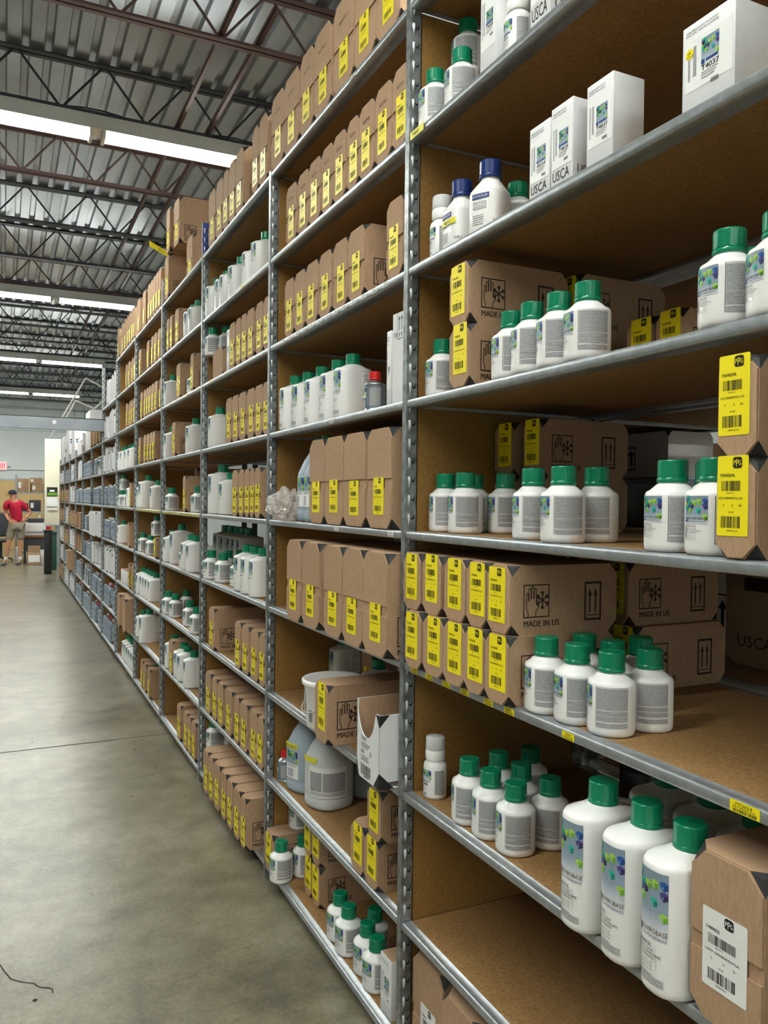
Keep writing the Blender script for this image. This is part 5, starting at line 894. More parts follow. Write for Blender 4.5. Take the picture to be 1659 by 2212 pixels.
('case',13,0,0.973,15.950,0.0620,0.00,{'w':0.14,'size':'1L','nolabel':0}),('case',13,0,0.944,16.099,0.0620,0.00,{'w':0.14,'size':'1L','nolabel':1}),('case',13,0,0.975,16.405,0.0620,0.00,{'w':0.14,'size':'1L','nolabel':1}),
('carton',13,1,0.964,15.464,0.4101,0.00,{'w':0.12,'h':0.2,'d':0.25,'art':'','corner':1}),('carton',13,1,0.998,15.592,0.4101,0.00,{'w':0.12,'h':0.27,'d':0.25,'art':'','corner':1}),('carton',13,1,0.997,15.720,0.4101,0.00,{'w':0.12,'h':0.27,'d':0.25,'art':'','corner':1}),
('carton',13,1,0.963,16.026,0.4101,0.00,{'w':0.17,'h':0.24,'d':0.25,'art':'','corner':1}),('carton',13,1,0.969,16.235,0.4101,0.00,{'w':0.1,'h':0.24,'d':0.25,'art':'','corner':1}),('carton',13,2,0.972,15.489,0.7582,0.00,{'w':0.17,'h':0.2,'d':0.25,'art':'','corner':1}),
('carton',13,2,0.973,15.642,0.7582,0.00,{'w':0.12,'h':0.24,'d':0.25,'art':'','corner':1}),('carton',13,2,0.999,15.794,0.7582,0.00,{'w':0.17,'h':0.27,'d':0.25,'art':'','corner':1}),('carton',13,2,0.990,16.194,0.7582,0.00,{'w':0.1,'h':0.24,'d':0.25,'art':'','corner':1}),
('carton',13,2,0.998,16.312,0.7582,0.00,{'w':0.12,'h':0.24,'d':0.25,'art':'','corner':1}),('carton',13,2,0.969,16.430,0.7582,0.00,{'w':0.1,'h':0.24,'d':0.25,'art':'','corner':1}),('case',13,3,0.970,15.492,1.1063,0.00,{'w':0.14,'size':'1L','nolabel':1}),
('case',13,3,0.952,15.642,1.1063,0.00,{'w':0.14,'size':'1L','nolabel':1}),('case',13,3,0.943,15.792,1.1063,0.00,{'w':0.14,'size':'1L','nolabel':1}),('case',13,3,0.949,15.942,1.1063,0.00,{'w':0.14,'size':'1L','nolabel':1}),
('case',13,3,0.953,16.280,1.1063,0.00,{'w':0.14,'size':'1L','nolabel':0}),('case',13,3,0.979,16.430,1.1063,0.00,{'w':0.14,'size':'1L','nolabel':1}),('case',13,4,0.978,15.480,1.4544,0.00,{'w':0.14,'size':'1L','nolabel':1}),
('case',13,4,0.958,15.630,1.4544,0.00,{'w':0.14,'size':'1L','nolabel':0}),('case',13,4,0.961,15.780,1.4544,0.00,{'w':0.14,'size':'1L','nolabel':0}),('case',13,4,0.971,15.930,1.4544,0.00,{'w':0.14,'size':'1L','nolabel':1}),
('case',13,4,0.950,16.080,1.4544,0.00,{'w':0.14,'size':'1L','nolabel':1}),('case',13,4,0.957,16.230,1.4544,0.00,{'w':0.14,'size':'1L','nolabel':1}),('case',13,4,0.951,16.380,1.4544,0.00,{'w':0.14,'size':'1L','nolabel':0}),
('carton',13,5,0.983,15.439,1.8025,0.00,{'w':0.1,'h':0.27,'d':0.25,'art':'','corner':1}),('carton',13,5,0.980,15.547,1.8025,0.00,{'w':0.1,'h':0.27,'d':0.25,'art':'','corner':1}),('carton',13,5,0.998,15.706,1.8025,0.00,{'w':0.1,'h':0.24,'d':0.25,'art':'','corner':1}),
('carton',13,5,0.969,15.937,1.8025,0.00,{'w':0.1,'h':0.2,'d':0.25,'art':'','corner':1}),('carton',13,5,0.999,16.080,1.8025,0.00,{'w':0.17,'h':0.2,'d':0.25,'art':'','corner':1}),('carton',13,5,0.986,16.223,1.8025,0.00,{'w':0.1,'h':0.24,'d':0.25,'art':'','corner':1}),
('carton',13,5,0.966,16.366,1.8025,0.00,{'w':0.17,'h':0.2,'d':0.25,'art':'','corner':1}),
]

# ------------------------------------------------------------------ one-off goods
def flap_box(label, loc, w, d, h):
    t = thing('white_carton', label, 'box', loc)
    mb = MB(); mb.box(0, -w/2, 0, d, w/2, h*.82, 'carton_white'); link('body', mb.mesh('body'), t)
    mb = MB(); mb.raw([(.03, -w/2, h*.82), (d, -w/2, h*.82), (d, -w/2-.004, h), (.03, -w/2-.004, h), (.03, w/2, h*.82), (.03, w/2, h), (d, w/2, h)], [(0, 1, 2, 3), (0, 4, 5, 3)], 'kraft'); link('flap', mb.mesh('flap'), t)
    p = Print(on_front(0, 0, 0)); s = .045; u, v = -.010, h*.58
    p.frame(u, v, u+s*.9, v+s*1.6, .0015, 'ink')
    for q in (.28, .66):
        c = u+s*.9*q; p.rect(c-.0015, v+s*.5, c+.0015, v+s*1.2, 'ink'); p.pts([(c-.005, v+s*1.15), (c+.005, v+s*1.15), (c, v+s*1.4)], 'ink', .0001); p.rect(c-.002, v+s*.12, c+.002, v+s*.36, 'ink')
    p.text('T493', -w*.44, h*.60, .013, 'ink', w=.022); link('printed_marks', p.mesh('printed_marks'), t)
def cut_box(label, loc, w, d, h):
    """display box whose front is cut out in a U"""
    t = thing('white_display_box', label, 'box', loc); mb = MB(); w2 = w/2; th = .003
    N = 20; pts = []                                      # front outline with the U
    for i in range(N+1):
        u = -w2+w*i/N; q = (u-(-.012))/(w*.40)
        pts.append((u, h*.97-(h*.42*math.sqrt(max(0, 1-q*q)) if abs(q) < 1 else 0) if u < w*.33 else h*.93))
    for (a, za), (b, zb) in zip(pts, pts[1:]):
        c0 = .018*max(0, 1-(a+w2)/.018)+.018*max(0, 1-(w2-a)/.018); c1 = .018*max(0, 1-(b+w2)/.018)+.018*max(0, 1-(w2-b)/.018)
        mb.raw([(0, -a, c0), (0, -b, c1), (0, -b, zb), (0, -a, za), (th, -a, c0), (th, -b, c1), (th, -b, zb), (th, -a, za)], [(0, 1, 2, 3), (4, 5, 6, 7), (3, 2, 6, 7)], 'carton_white')
        mb.raw([(th+.001, -a, c0), (th+.001, -b, c1), (th+.001, -b, zb), (th+.001, -a, za)], [(0, 1, 2, 3)], 'kraft')
    mb.box(0, -w2, .018, d, -w2+.002, h*.93, 'carton_white'); mb.box(0, w2-.002, .018, d, w2, h, 'carton_white'); mb.box(.018, -w2, 0, d, w2, .003, 'carton_white')
    mb.box(d-.003, -w2, 0, d, w2, h*1.02, 'kraft'); mb.box(th+.002, w2-.004, .02, d, w2-.0022, h, 'kraft')
    mb.raw([(-.0006, -w2-.0006, h*.93), (-.0006, -w2+.022, h*.93), (-.0006, -w2-.0006, h*.93-.034), (.03, -w2-.0006, h*.93)], [(0, 1, 2), (0, 2, 3)], 'corner_black')
    mb.raw([(-.0006, -w2-.0006, 0), (-.0006, -w2+.034, .002), (-.0006, -w2-.0006, .045), (.045, -w2-.0006, .0)], [(0, 1, 2), (0, 2, 3)], 'corner_black')
    mb.raw([(-.0006, w2, .012), (-.0006, w2-.018, .001), (-.0006, w2-.0, .05)], [(0, 1, 2)], 'corner_black')
    link('body', mb.mesh('body'), t)
    p = Print(on_front(0, 0, 0)); p.text('T581/08', -w*.30, h*.50, .011, 'ink', w=.034)
    for i in range(3): p.rect(-w*.30, h*(.46-.025*i), w*(.12-.05*i), h*(.468-.025*i), 'ink')
    p.rect(-w*.30, h*.33, -w*.15, h*.38, 'small_print'); p.rect(w*.10, h*.33, w*.16, h*.40, 'small_print')
    for i in range(3): p.rect(-w*.30, h*(.29-.025*i), w*.05, h*(.298-.025*i), 'ink')
    p.bars(-w*.30, h*.05, w*.15, h*.19, 'ink', seed=2); p.rect(-w*.18, h*.03, w*.05, h*.042, 'ink')
    link('label', p.mesh('label'), t)
    bottle('l1', 'litre bottle behind the white display box, green cap showing over its rim', (loc[0]+.275, loc[1]-.02, loc[2]), 0, None, far=1)
def bag(label, loc):
    bm = bmesh.new(); bmesh.ops.create_icosphere(bm, subdivisions=4, radius=1); r = random.Random(8)
    from mathutils import noise as N3
    for v in bm.verts:
        p = v.co.copy(); k = 1+.28*N3.noise(p*2.2)+.14*N3.noise(p*5.5+Vector((3, 1, 2)))+.06*N3.noise(p*13)
        fold = abs(N3.noise(p*4+Vector((9, 0, 0))))*.16
        v.co = Vector((p.x*.072, p.y*.066, p.z*.066))*(k-fold)
    zmin = min(v.co.z for v in bm.verts)
    for v in bm.verts: v.co.z = max(v.co.z-zmin*.86, 0)
    mb = MB(); mb.bm(bm, 'bag_clear', False); thing('plastic_bag', label, 'bag', loc, me=mb.mesh('plastic_bag'))

# ------------------------------------------------------------------ place the goods listed for every shelf
SHELFN = ['lowest shelf', 'second shelf up', 'third shelf up', 'fourth shelf up', 'fifth shelf up', 'sixth shelf up', 'seventh shelf up', 'eighth shelf up', 'top shelf']
BAYN = ['', 'nearest bay', 'second bay', 'third bay', 'fourth bay', 'fifth bay', 'sixth bay', 'seventh bay', 'eighth bay', 'ninth bay', 'tenth bay', 'eleventh bay', 'twelfth bay', 'last bay']
ORD = ['first', 'second', 'third', 'fourth', 'fifth', 'sixth', 'seventh', 'eighth', 'ninth', 'tenth', 'eleventh', 'twelfth', 'thirteenth', 'fourteenth']
def describe(r):
    kd, b, k, x, y, z, rot, e = r
    up = z > ZT[k]+.05; rear = x > D+.2
    pos = ('rear ' if rear else '')+('stacked ' if up else '')
    if kd == 'case':
        s = {'HL': 'small', '1L': 'medium', '2L': 'large'}[e['size']]
        if e.get('nolabel'): return pos+s+' plain kraft box'
        if e.get('foil'): return pos+'kraft box wrapped in shiny film'
        return pos+s+(' kraft box, white label' if e.get('white') else ' kraft box, yellow label')
    if kd == 'carton':
        if e.get('art'): return pos+'white carton printed '+e['art']
        if e.get('usca'): return pos+'white carton printed USCA'
        return pos+('tall ' if e['h'] > .22 else 'low ')+'white carton'
    return pos+{'hl': 'white half-litre bottle, green cap', 'l1': 'white litre bottle, green cap', 'l2': 'white two-litre bottle, green cap', 'meter': 'slim white bottle, clear cap', 'blue': 'white bottle, blue cap',
                'red': 'small tin, red cap', 'jug': 'translucent jug', 'gallon': 'grey-blue metal can, '+('red cap' if e.get('red') else 'wire handle'), 'bucket': 'white lidded bucket', 'tin': 'black round tin'}.get(kd, kd)
classes = {}
for r in ITEMS: classes.setdefault((r[1], r[2], describe(r)), []).append(r)
for (b, k, ds), lst in classes.items():
    lst.sort(key=lambda r: (round(r[4], 2), r[3]))
    for i, r in enumerate(lst):
        kd, _, _, x, y, z, rot, e = r; n = len(lst)
        where = '%s, %s' % (SHELFN[k], BAYN[b])
        lab = '%s, %s' % (ds, where) if n == 1 else '%s, %s from right, %s' % (ds, ORD[i], where)
        grp = None if n == 1 else '%s on the %s of the %s' % (ds, SHELFN[k], BAYN[b])
        rr = random.Random(int(y*1e4)+k); z += .0004
        far = 0 if b == 1 else 1 if b == 2 else 2 if b <= 4 else 3
        x += 0; loc = (x, y, z)
        if kd in BOT: bottle(kd, lab, loc, (-.42*rot if b == 1 else (.32 if kd == 'hl' and rot < 1 else 0))+rr.uniform(-.06, .06), grp, code={'hl': 'T4342/HL', 'l1': 'T4342/1L', 'l2': 'T4800/2L'}[kd] if not (kd == 'l2' and i == 1 and b == 1) else 'plain', far=1 if b >= 3 else 0)
        elif kd == 'case': case(lab, loc, rr.uniform(-.008, .008) if far < 3 else 0, grp, e['w'], e['size'], e, far)
        elif kd == 'carton': carton(lab, loc, grp, e['w'], e['d'], e['h'], e)
        elif kd == 'meter': meter_bottle(lab, loc, rot, grp, e['code'])
        elif kd == 'blue': blue_bottle(lab, loc, rot, grp, e.get('tape'))
        elif kd == 'red': red_can(lab, loc, rot, grp)
        elif kd == 'jug': jug(lab, loc, .3 if e.get('front') else rot, grp, e)
        elif kd == 'bucket': bucket(lab, loc, rot, grp, e['r'], e['h'])
        elif kd == 'tin': tin('round_tin', lab, loc, grp, e['r'], e['h'], 'tin_dark')
        elif kd == 'gallon': gallon(lab, loc, 0, grp, e.get('red'))
        elif kd == 'bag': bag('crumpled clear plastic bag at the left end of the fifth shelf, second bay', loc)
        elif kd == 'flapbox': flap_box('tall white carton with open brown flaps and arrows, sixth shelf, second bay', loc, e['w'], e['d'], e['h'])
        elif kd == 'cutbox': cut_box('white display box with U-shaped cut-out front, third shelf up, second bay', loc, e['w'], e['d'], e['h'])
        elif kd == 'bigcase':
            t = thing('white_carton', 'long pale carton jutting out over the fourth shelf up, eighth bay', 'box', loc)
            link('body', case_body(e['w'], e['d'], e['h'], .02, 'carton_white'), t)
            p = Print(on_side(0, -e['w']/2, 0)); p.rrect(.24, .12, .33, .21, .015, 'navy'); p.text('PPG', .25, .145, .04, 'label_white', w=.07, lift=.001); link('logo', p.mesh('logo'), t)
        elif kd == 'bigkraft': thing('cardboard_case', 'big brown box jutting out over the second shelf up, eleventh bay', 'box', loc, me=case_body(e['w'], e['d'], e['h'], .004))

# cartons on top of the far, lower bays
for i, (y, w_, h_) in enumerate(((13.5, .6, .30), (14.7, .6, .38), (15.9, .6, .26), (11.05, .6, .26))):
    t = thing('white_carton', 'white carton with blue stripes on top of the far shelving, %s' % ['third from the far end', 'tallest one', 'farthest one', 'nearest one'][i], 'box', (D+.02, y, ZT[6]+(.2485 if i != 1 else .2485)*0+.001), 0, 'striped cartons on top of the far shelving')
    b_ = MB(); b_.box(0, -w_/2, 0, .4, w_/2, h_+.24, 'carton_white', .003); link('body', b_.mesh('body'), t)
    p = Print(on_side(0, -w_/2, 0)); p.rect(.02, h_*.9, .17, h_*.97, 'ink'); p.rect(.02, h_*.78, .17, h_*.87, 'blue'); p.rect(.24, h_*.9, .38, h_*.97, 'ink'); p.rrect(.20, h_*.55, .29, h_*.55+.09, .015, 'navy'); p.text('PPG', .21, h_*.55+.025, .035, 'label_white', w=.07, lift=.001)
    link('printed_marks', p.mesh('printed_marks'), t)

# ---- goods on the rear rack and across the next aisle, seen through the nearest bay
RX = D+2*DP+.045
def rear_case(label, x, y, z, w_, size, rot=0, **e): case(label, (x, y, z+.0004), rot, None, w_, size, e, 2)
tin('paint_can', 'silver tin with bright rim behind the bottles, sixth shelf, nearest bay', (1.72, 1.64, ZT[5]+.0004), None, .085, .19, 'tin_silver')
tin('paint_can', 'dull tin beside the silver one behind the yellow labels, sixth shelf', (1.75, 1.42, ZT[5]+.0004), None, .075, .165, 'tin_dark')
tin('paint_can', 'tall dark tin behind the green-capped bottles, sixth shelf, nearest bay', (1.78, 1.22, ZT[5]+.0004), None, .085, .23, 'tin_dark')
tin('paint_can', 'dark tin standing behind the big bottles, fifth shelf, nearest bay', (1.66, 1.44, ZT[4]+.0004), None, .075, .19, 'tin_dark')
def arrows_carton(label, loc, w_, d, h, rot=0):
    t = thing('white_carton', label, 'box', loc, rot); link('body', case_body(w_, d, h, .016, 'carton_white'), t)
    p = Print(on_front(0, 0, 0)); s = h*.5
    for u in (-w_*.36, w_*.16):
        p.frame(u, h*.18, u+s*.7, h*.18+s, .004, 'ink')
        for q in (.28, .68): c = u+s*.7*q; p.rect(c-.006, h*.18+s*.2, c+.006, h*.18+s*.7, 'ink'); p.pts([(c-.015, h*.18+s*.66), (c+.015, h*.18+s*.66), (c, h*.18+s*.88)], 'ink', .0002)
    p.line([(-w_*.15, h*.95), (-w_*.02, h*.6), (w_*.10, h*.95)], .004, 'ink'); p.pts([(-w_*.1, h*.72), (w_*.06, h*.72), (-w_*.02, h*.52)], 'ink', .0002)
    link('printed_marks', p.mesh('printed_marks'), t)
arrows_carton('large white carton with black arrows on the rear rack, behind fifth shelf', (1.95, 2.26, ZT[4]+.168), .60, .2, .15)
mb = MB(); mb.box(1.95, 1.95, ZT[4]+.001, 2.15, 2.55, ZT[4]+.167, 'gallon', .004); thing('metal_tray', 'plain grey metal box under the large white carton on the rear rack', 'box', me=mb.mesh('metal_tray'))
arrows_carton('white carton with arrows behind the fourth shelf up, nearest bay', (1.9, 1.76, ZT[3]+.0004), .10, .25, .24)
t_ = case('big brown box on the rear rack behind the fourth shelf up', (1.78, 1.31, ZT[3]+.0004), 0, None, .52, '2L', {'d': .36, 'h': .27, 'nolabel': 1}, 3)
p = Print(on_front(0, 0, 0)); p.text('USCA', -.22, .05, .03, 'ink_brown', w=.11); p.rect(-.2, .2, -.1, .235, 'ink_brown'); link('printed_letters', p.mesh('printed_letters'), t_)
arrows_carton('white carton low behind the third shelf up, nearest bay', (1.75, 1.60, ZT[2]+.0004), .36, .3, .2)
for i, (y, k, w_) in enumerate(((3.35, 4, .165), (3.62, 4, .165), (3.95, 4, .165), (3.30, 3, .165), (3.50, 3, .165), (3.72, 3, .165), (3.95, 3, .165), (4.6, 4, .165), (4.85, 4, .165), (5.1, 4, .165), (4.62, 3, .165), (4.9, 3, .165), (5.2, 3, .165), (5.4, 4, .12))):
    case('dim kraft case on the rear rack, %s from right, behind %s' % (ORD[(i if i < 3 else i-3 if i < 7 else i-7 if i < 10 else i-10 if i < 13 else 3)], ['fifth shelf, third bay', 'fourth shelf, third bay', 'fifth shelf, fourth bay', 'fourth shelf, fourth bay', 'fifth shelf, fourth bay'][0 if i < 3 else 1 if i < 7 else 2 if i < 10 else 3 if i < 13 else 4]), (1.62, y, ZT[k]+.0004), 0, 'cases on the rear rack', w_, '2L', {'nolabel': i % 3 == 2}, 2)
r = random.Random(12)
for k in range(0, 7):
    y = 2.55
    i = 0
    while y < 8.2:
        w_ = r.choice((.16, .2, .28)); h_ = r.choice((.14, .2, .26)); yc = y+w_/2
        b = int((yc-2.4)//BW); 
        if (yc-2.4) % BW > w_/2+.04 and (yc-2.4) % BW < BW-w_/2-.05:
            lab = '%s box on the %s across the next aisle, %s from right' % (('blue', 'brown', 'white', 'kraft')[(i+k) % 4], SHELFN[k] if k < 8 else '', ('number '+str(i+1)) if i > 13 else ORD[i])
            col = ('dark_blue', 'kraft', 'carton_white', 'kraft')[(i+k) % 4]
            o = thing('stored_box', lab, 'box', (4.16, yc, ZT[k]+.0004), 0, 'boxes across the next aisle', cached(('sb', w_, h_, col), lambda: carton_mesh(w_, .3, h_, False, col))); i += 1
        y += w_+r.choice((.02, .1, .3))

# ------------------------------------------------------------------ things around the far end of the aisle
mb = MB(); mb.box(-3.0, -.03, 2.255, 1.0, .03, 2.262, 'beam_grey'); mb.box(-3.0, -.032, 2.255, 1.0, -.026, 2.385, 'beam_grey'); mb.box(-3.0, -.032, 2.378, 1.0, .03, 2.385, 'beam_grey')
t = thing('cross_beam', 'grey steel beam spanning the aisle above head height', 'beam', (0, 9.18, 0)); link('channel', mb.mesh('channel'), t)
mb = MB(); mb.lathe([(.022, 0), (.022, .004)], 'label_white', 20); link('round_sticker', mb.mesh('round_sticker'), t, (.475, -.0365, 2.33)); t.children[1].rotation_euler = (PI/2, 0, 0)
t = thing('wall_brace', 'pale metal bracing of crossed bars above the far shelving', 'bracing', (0, 15.6, 0))
for i, (a, b) in enumerate((((.74, 2.60), (1.34, 3.72)), ((1.34, 3.72), (1.70, 3.55)), ((.90, 2.75), (1.17, 3.30)), ((1.17, 3.30), (1.50, 3.18)), ((1.50, 3.18), (1.72, 3.40)))):
    mb = MB(); mb.tube((a[0], 0, a[1]), (b[0], .02*i, b[1]), .016, 'fixture_white', 8); link('brace', mb.mesh('brace'), t)
for i, x in enumerate((1.15, 1.32, 1.45)): mb = MB(); mb.tube((x, .1, 2.7), (x+.05, .1, 4.4), .0035, 'dark_steel', 5); link('hanger_wire', mb.mesh('hanger_wire'), t)
# exit sign
t = thing('exit_sign', 'red lit EXIT sign on the far wall at the left edge', 'sign', (-.06, 26.5, 2.46)); mb = MB(); mb.box(-.2, 0, -.12, .13, .06, .12, 'exit_white', .01); link('housing', mb.mesh('housing'), t)
p = Print(lambda u, v, l: (u, -.001-l, v)); p.text('EXIT', -.17, -.075, .15, 'exit_red', w=.27, bold=True); link('letters', p.mesh('letters'), t)
mb = MB(); mb.lathe([(.045, 0), (.05, .04), (.03, .06)], 'wall_paint', 14); link('emergency_lamp', mb.mesh('emergency_lamp'), t, (.19, .03, -.02))
# tall cream panel with picture and notices
t = thing('wall_panel', 'tall cream upright panel beside the far end of the shelving', 'panel', (0, 19.0, 0)); mb = MB(); mb.box(.80, 0, .93, 1.13, .12, 2.82, 'cream', .006); mb.box(.82, -.004, .9, 1.11, .0, .935, 'beam_grey'); mb.box(1.02, .03, 0, 1.10, .1, .93, 'beam_grey'); link('board', mb.mesh('board'), t)
mb = MB(); mb.box(.845, -.012, 1.56, 1.06, -.001, 1.76, 'black_plastic'); mb.box(.86, -.014, 1.58, 1.05, -.012, 1.64, 'lime_dark'); mb.box(.90, -.014, 1.66, 1.0, -.012, 1.70, 'label_white'); thing('poster', 'dark framed poster on the tall cream panel', 'poster', (0, 19.0, 0), me=mb.mesh('poster'))
mb = MB(); mb.box(.845, -.01, 1.34, 1.06, -.001, 1.54, 'label_white'); thing('notice_sheet', 'white notice under the dark poster on the cream panel', 'paper', (0, 19.0, 0), me=mb.mesh('notice_sheet'))
mb = MB(); mb.box(.845, -.03, 1.26, 1.06, -.001, 1.31, 'label_white'); mb.box(.845, -.03, 1.305, 1.06, -.001, 1.315, 'ink'); thing('wall_tray', 'narrow white tray below the notice on the cream panel', 'tray', (0, 19.0, 0), me=mb.mesh('wall_tray'))
# rack with boxes
t = thing('storage_rack', 'grey metal rack with loose boxes near the far wall', 'shelving', (0, 21.6, 0))
for x in (.27, .93):
    for y in (0, .5): mb = MB(); mb.box(x-.02, y, 0, x+.02, y+.03, 2.08, 'beam_grey'); link('upright', mb.mesh('upright'), t)
for z in (.15, .62, 1.15, 1.62): mb = MB(); mb.box(.25, -.005, z, .95, .53, z+.035, 'beam_grey'); link('shelf', mb.mesh('shelf'), t)
for i, (x, z, w_, h_, rt, c, lab) in enumerate(((.42, 1.656, .26, .34, 0, 'kraft', 'brown carton with white lid at left on the far rack'), (.74, 1.656, .28, .22, .05, 'kraft', 'brown open carton in the middle on the far rack'), (.72, 1.8775, .26, .14, -.1, 'kraft', 'tilted flattened carton on top of the far rack'),
       (.42, 1.186, .24, .2, 0, 'desk_dark', 'dark bin on the middle shelf of the far rack'), (.70, 1.186, .26, .28, 0, 'desk_dark', 'black crate on the middle shelf of the far rack'), (.6, .656, .3, .3, 0, 'desk_dark', 'dark box low on the far rack'))):
    mb = MB(); mb.box(-w_/2, -.2, 0, w_/2, .2, h_, c, .004); mb.box(-w_/2+.02, -.202, h_*.3, -w_/2+.09, -.2, h_*.75, 'label_white'); thing('carton' if c == 'kraft' else 'bin', lab, 'box', (x, 21.85, z), rt, None, mb.mesh('carton'))
# desk, printer, boxes, bins
t = thing('desk', 'dark office desk behind the person', 'desk', (0, 20.25, 0)); mb = MB(); mb.box(.40, 0, .60, 1.02, .55, .64, 'wood_grain', .003); link('top', mb.mesh('top'), t)
mb = MB(); mb.box(.42, .03, .28, .97, .05, .60, 'desk_dark'); link('modesty_panel', mb.mesh('modesty_panel'), t)
for x in (.42, .95): mb = MB(); mb.box(x, .02, 0, x+.04, .5, .60, 'desk_dark'); link('leg', mb.mesh('leg'), t)
t = thing('printer', 'white office printer on the dark desk', 'printer', (0, 20.3, .6405)); mb = MB(); mb.box(.42, 0, 0, .88, .4, .30, 'label_white', .012); link('body', mb.mesh('body'), t)
mb = MB(); mb.box(.50, .05, .30, .84, .36, .40, 'desk_dark', .01); link('scanner_lid', mb.mesh('scanner_lid'), t); mb = MB(); mb.box(.46, -.006, .06, .84, -.001, .10, 'beam_grey'); link('paper_tray', mb.mesh('paper_tray'), t)
mb = MB(); mb.box(0, 0, 0, .10, .1, .42, 'cap_red', .01); thing('red_canister', 'red upright container beside the printer on the desk', 'container', (.90, 20.42, .6405), me=mb.mesh('red_canister'))
mb = MB(); mb.tube((0, 0, 0), (0, 0, .42), .012, 'label_white'); mb.lathe([(.03, .42), (.035, .44), (.01, .46)], 'label_white', 12); thing('paper_roll_stand', 'thin white stand behind the printer', 'stand', (.76, 20.74, .6405), me=mb.mesh('paper_roll_stand'))
t = thing('floor_box', 'brown box with a white label on the floor in front of the desk', 'box', (.62, 19.85, 0)); mb = MB(); mb.box(-.13, 0, 0, .13, .25, .28, 'kraft', .003); mb.raw([(-.13, 0, .28), (.13, 0, .28), (.13, -.03, .44), (-.13, -.03, .44)], [(0, 1, 2, 3)], 'kraft'); link('body', mb.mesh('body'), t)
mb = MB(); mb.box(-.12, -.004, .06, .12, -.001, .22, 'label_white'); link('label', mb.mesh('label'), t)
mb = MB(); mb.box(-.11, 0, 0, .11, .25, .32, 'carton_white', .003); thing('floor_box', 'pale box on the floor right of the brown one, by the desk', 'box', (.86, 20.0, 0), me=mb.mesh('floor_box'))
mb = MB(); mb.box(-.05, 0, 0, .05, .2, .35, 'label_white', .003); thing('floor_box', 'narrow white carton standing on the floor behind the person', 'box', (.30, 20.8, 0), me=mb.mesh('floor_box'))
for x, y, c, h_, lab in ((.94, 18.4, 'bin_green', .78, 'dark green waste bin beside the far end of the shelving'), (.80, 17.45, 'black_plastic', .85, 'black waste bin at the far corner of the shelving')):
    t = thing('waste_bin', lab, 'bin', (x, y, 0)); mb = MB(); mb.box(-.07, -.12, 0, .07, .12, h_, c, .015); link('body', mb.mesh('body'), t); mb = MB(); mb.box(-.085, -.135, h_+.001, .085, .135, h_+.03, c, .008); link('rim', mb.mesh('rim'), t)
t = thing('office_chair', 'dark office chair left of the person', 'chair', (-.06, 20.9, 0))
mb = MB(); mb.box(-.16, -.05, .60, .18, .02, 1.16, 'desk_dark', .04); link('backrest', mb.mesh('backrest'), t); mb = MB(); mb.box(-.2, -.02, .46, .2, .4, .54, 'desk_dark', .03); link('seat', mb.mesh('seat'), t)
mb = MB(); mb.tube((0, .2, .08), (0, .2, .46), .025, 'black_plastic'); link('pedestal', mb.mesh('pedestal'), t)
for i in range(5): a = 2*PI*i/5; mb = MB(); mb.tube((0, .2, .10), (.24*math.cos(a), .2+.24*math.sin(a), .06), .016, 'black_plastic'); mb.tube((.24*math.cos(a)-.012, .2+.24*math.sin(a), .027), (.24*math.cos(a)+.012, .2+.24*math.sin(a), .027), .026, 'black_plastic', 12); link('leg', mb.mesh('leg'), t)
# yellow tag hanging from the top boxes
HT = (.86, 5.47, 3.20)
p = Print(lambda u, v, l: (u*.75-.0, -u*.4, v-u*.5)); p.rrect(0, 0, .15, .036, .004, 'yellow'); p.bars(.07, .008, .13, .028, 'ink', .0005)
thing('hanging_tag', 'yellow label hanging off the boxes on top of the fourth bay', 'tag', HT, me=p.mesh('hanging_tag'))

# ------------------------------------------------------------------ the person, seen from behind, hands on the lower back
def skin(name, verts, edges, radii, m, parent=None, sub=2):
    me = bpy.data.meshes.new(name); me.from_pydata([tuple(v) for v in verts], edges, []); o = bpy.data.objects.new(name, me); C.objects.link(o)
    md = o.modifiers.new('skin', 'SKIN'); md.use_smooth_shade = True
    for i, rr in enumerate(radii): me.skin_vertices[0].data[i].radius = (rr if isinstance(rr, tuple) else (rr, rr))
    me.skin_vertices[0].data[0].use_root = True
    s = o.modifiers.new('sub', 'SUBSURF'); s.levels = sub; s.render_levels = sub
    dg = bpy.context.evaluated_depsgraph_get(); nm = bpy.data.meshes.new_from_object(o.evaluated_get(dg)); bpy.data.objects.remove(o)
    nm.materials.clear(); nm.materials.append(MATS[m])
    for p_ in nm.polygons: p_.use_smooth = True
    return link(name, nm, parent)
PX, PY = .13, 19.85
root = thing('person', 'person in red shirt, khaki shorts and dark cap, back turned, hands on hips', 'person', (PX, PY, 0))
J = dict(pel=(.14, .0, .93), wst=(.13, -.01, 1.05), chs=(.10, -.05, 1.27), nkb=(.065, -.08, 1.44), nk=(.055, -.10, 1.49), hd=(.045, -.13, 1.57), tp=(.04, -.13, 1.64),
         sl=(-.085, -.06, 1.39), el=(-.10, -.02+.05, 1.17), wl=(-.03, -.13, 1.01), sr=(.235, -.05, 1.385), er=(.42, .03, 1.19), wr=(.30, -.12, 1.055),
         hl=(.05, 0, .90), kl=(-.04, .02, .50), al=(-.10, .05, .10), hr=(.22, 0, .90), kr=(.21, .03, .49), ar=(.20, .05, .10),
         fl=(-.135, .02, .05), fr=(.165, .02, .05))
K = list(J); ix = {k: i for i, k in enumerate(K)}
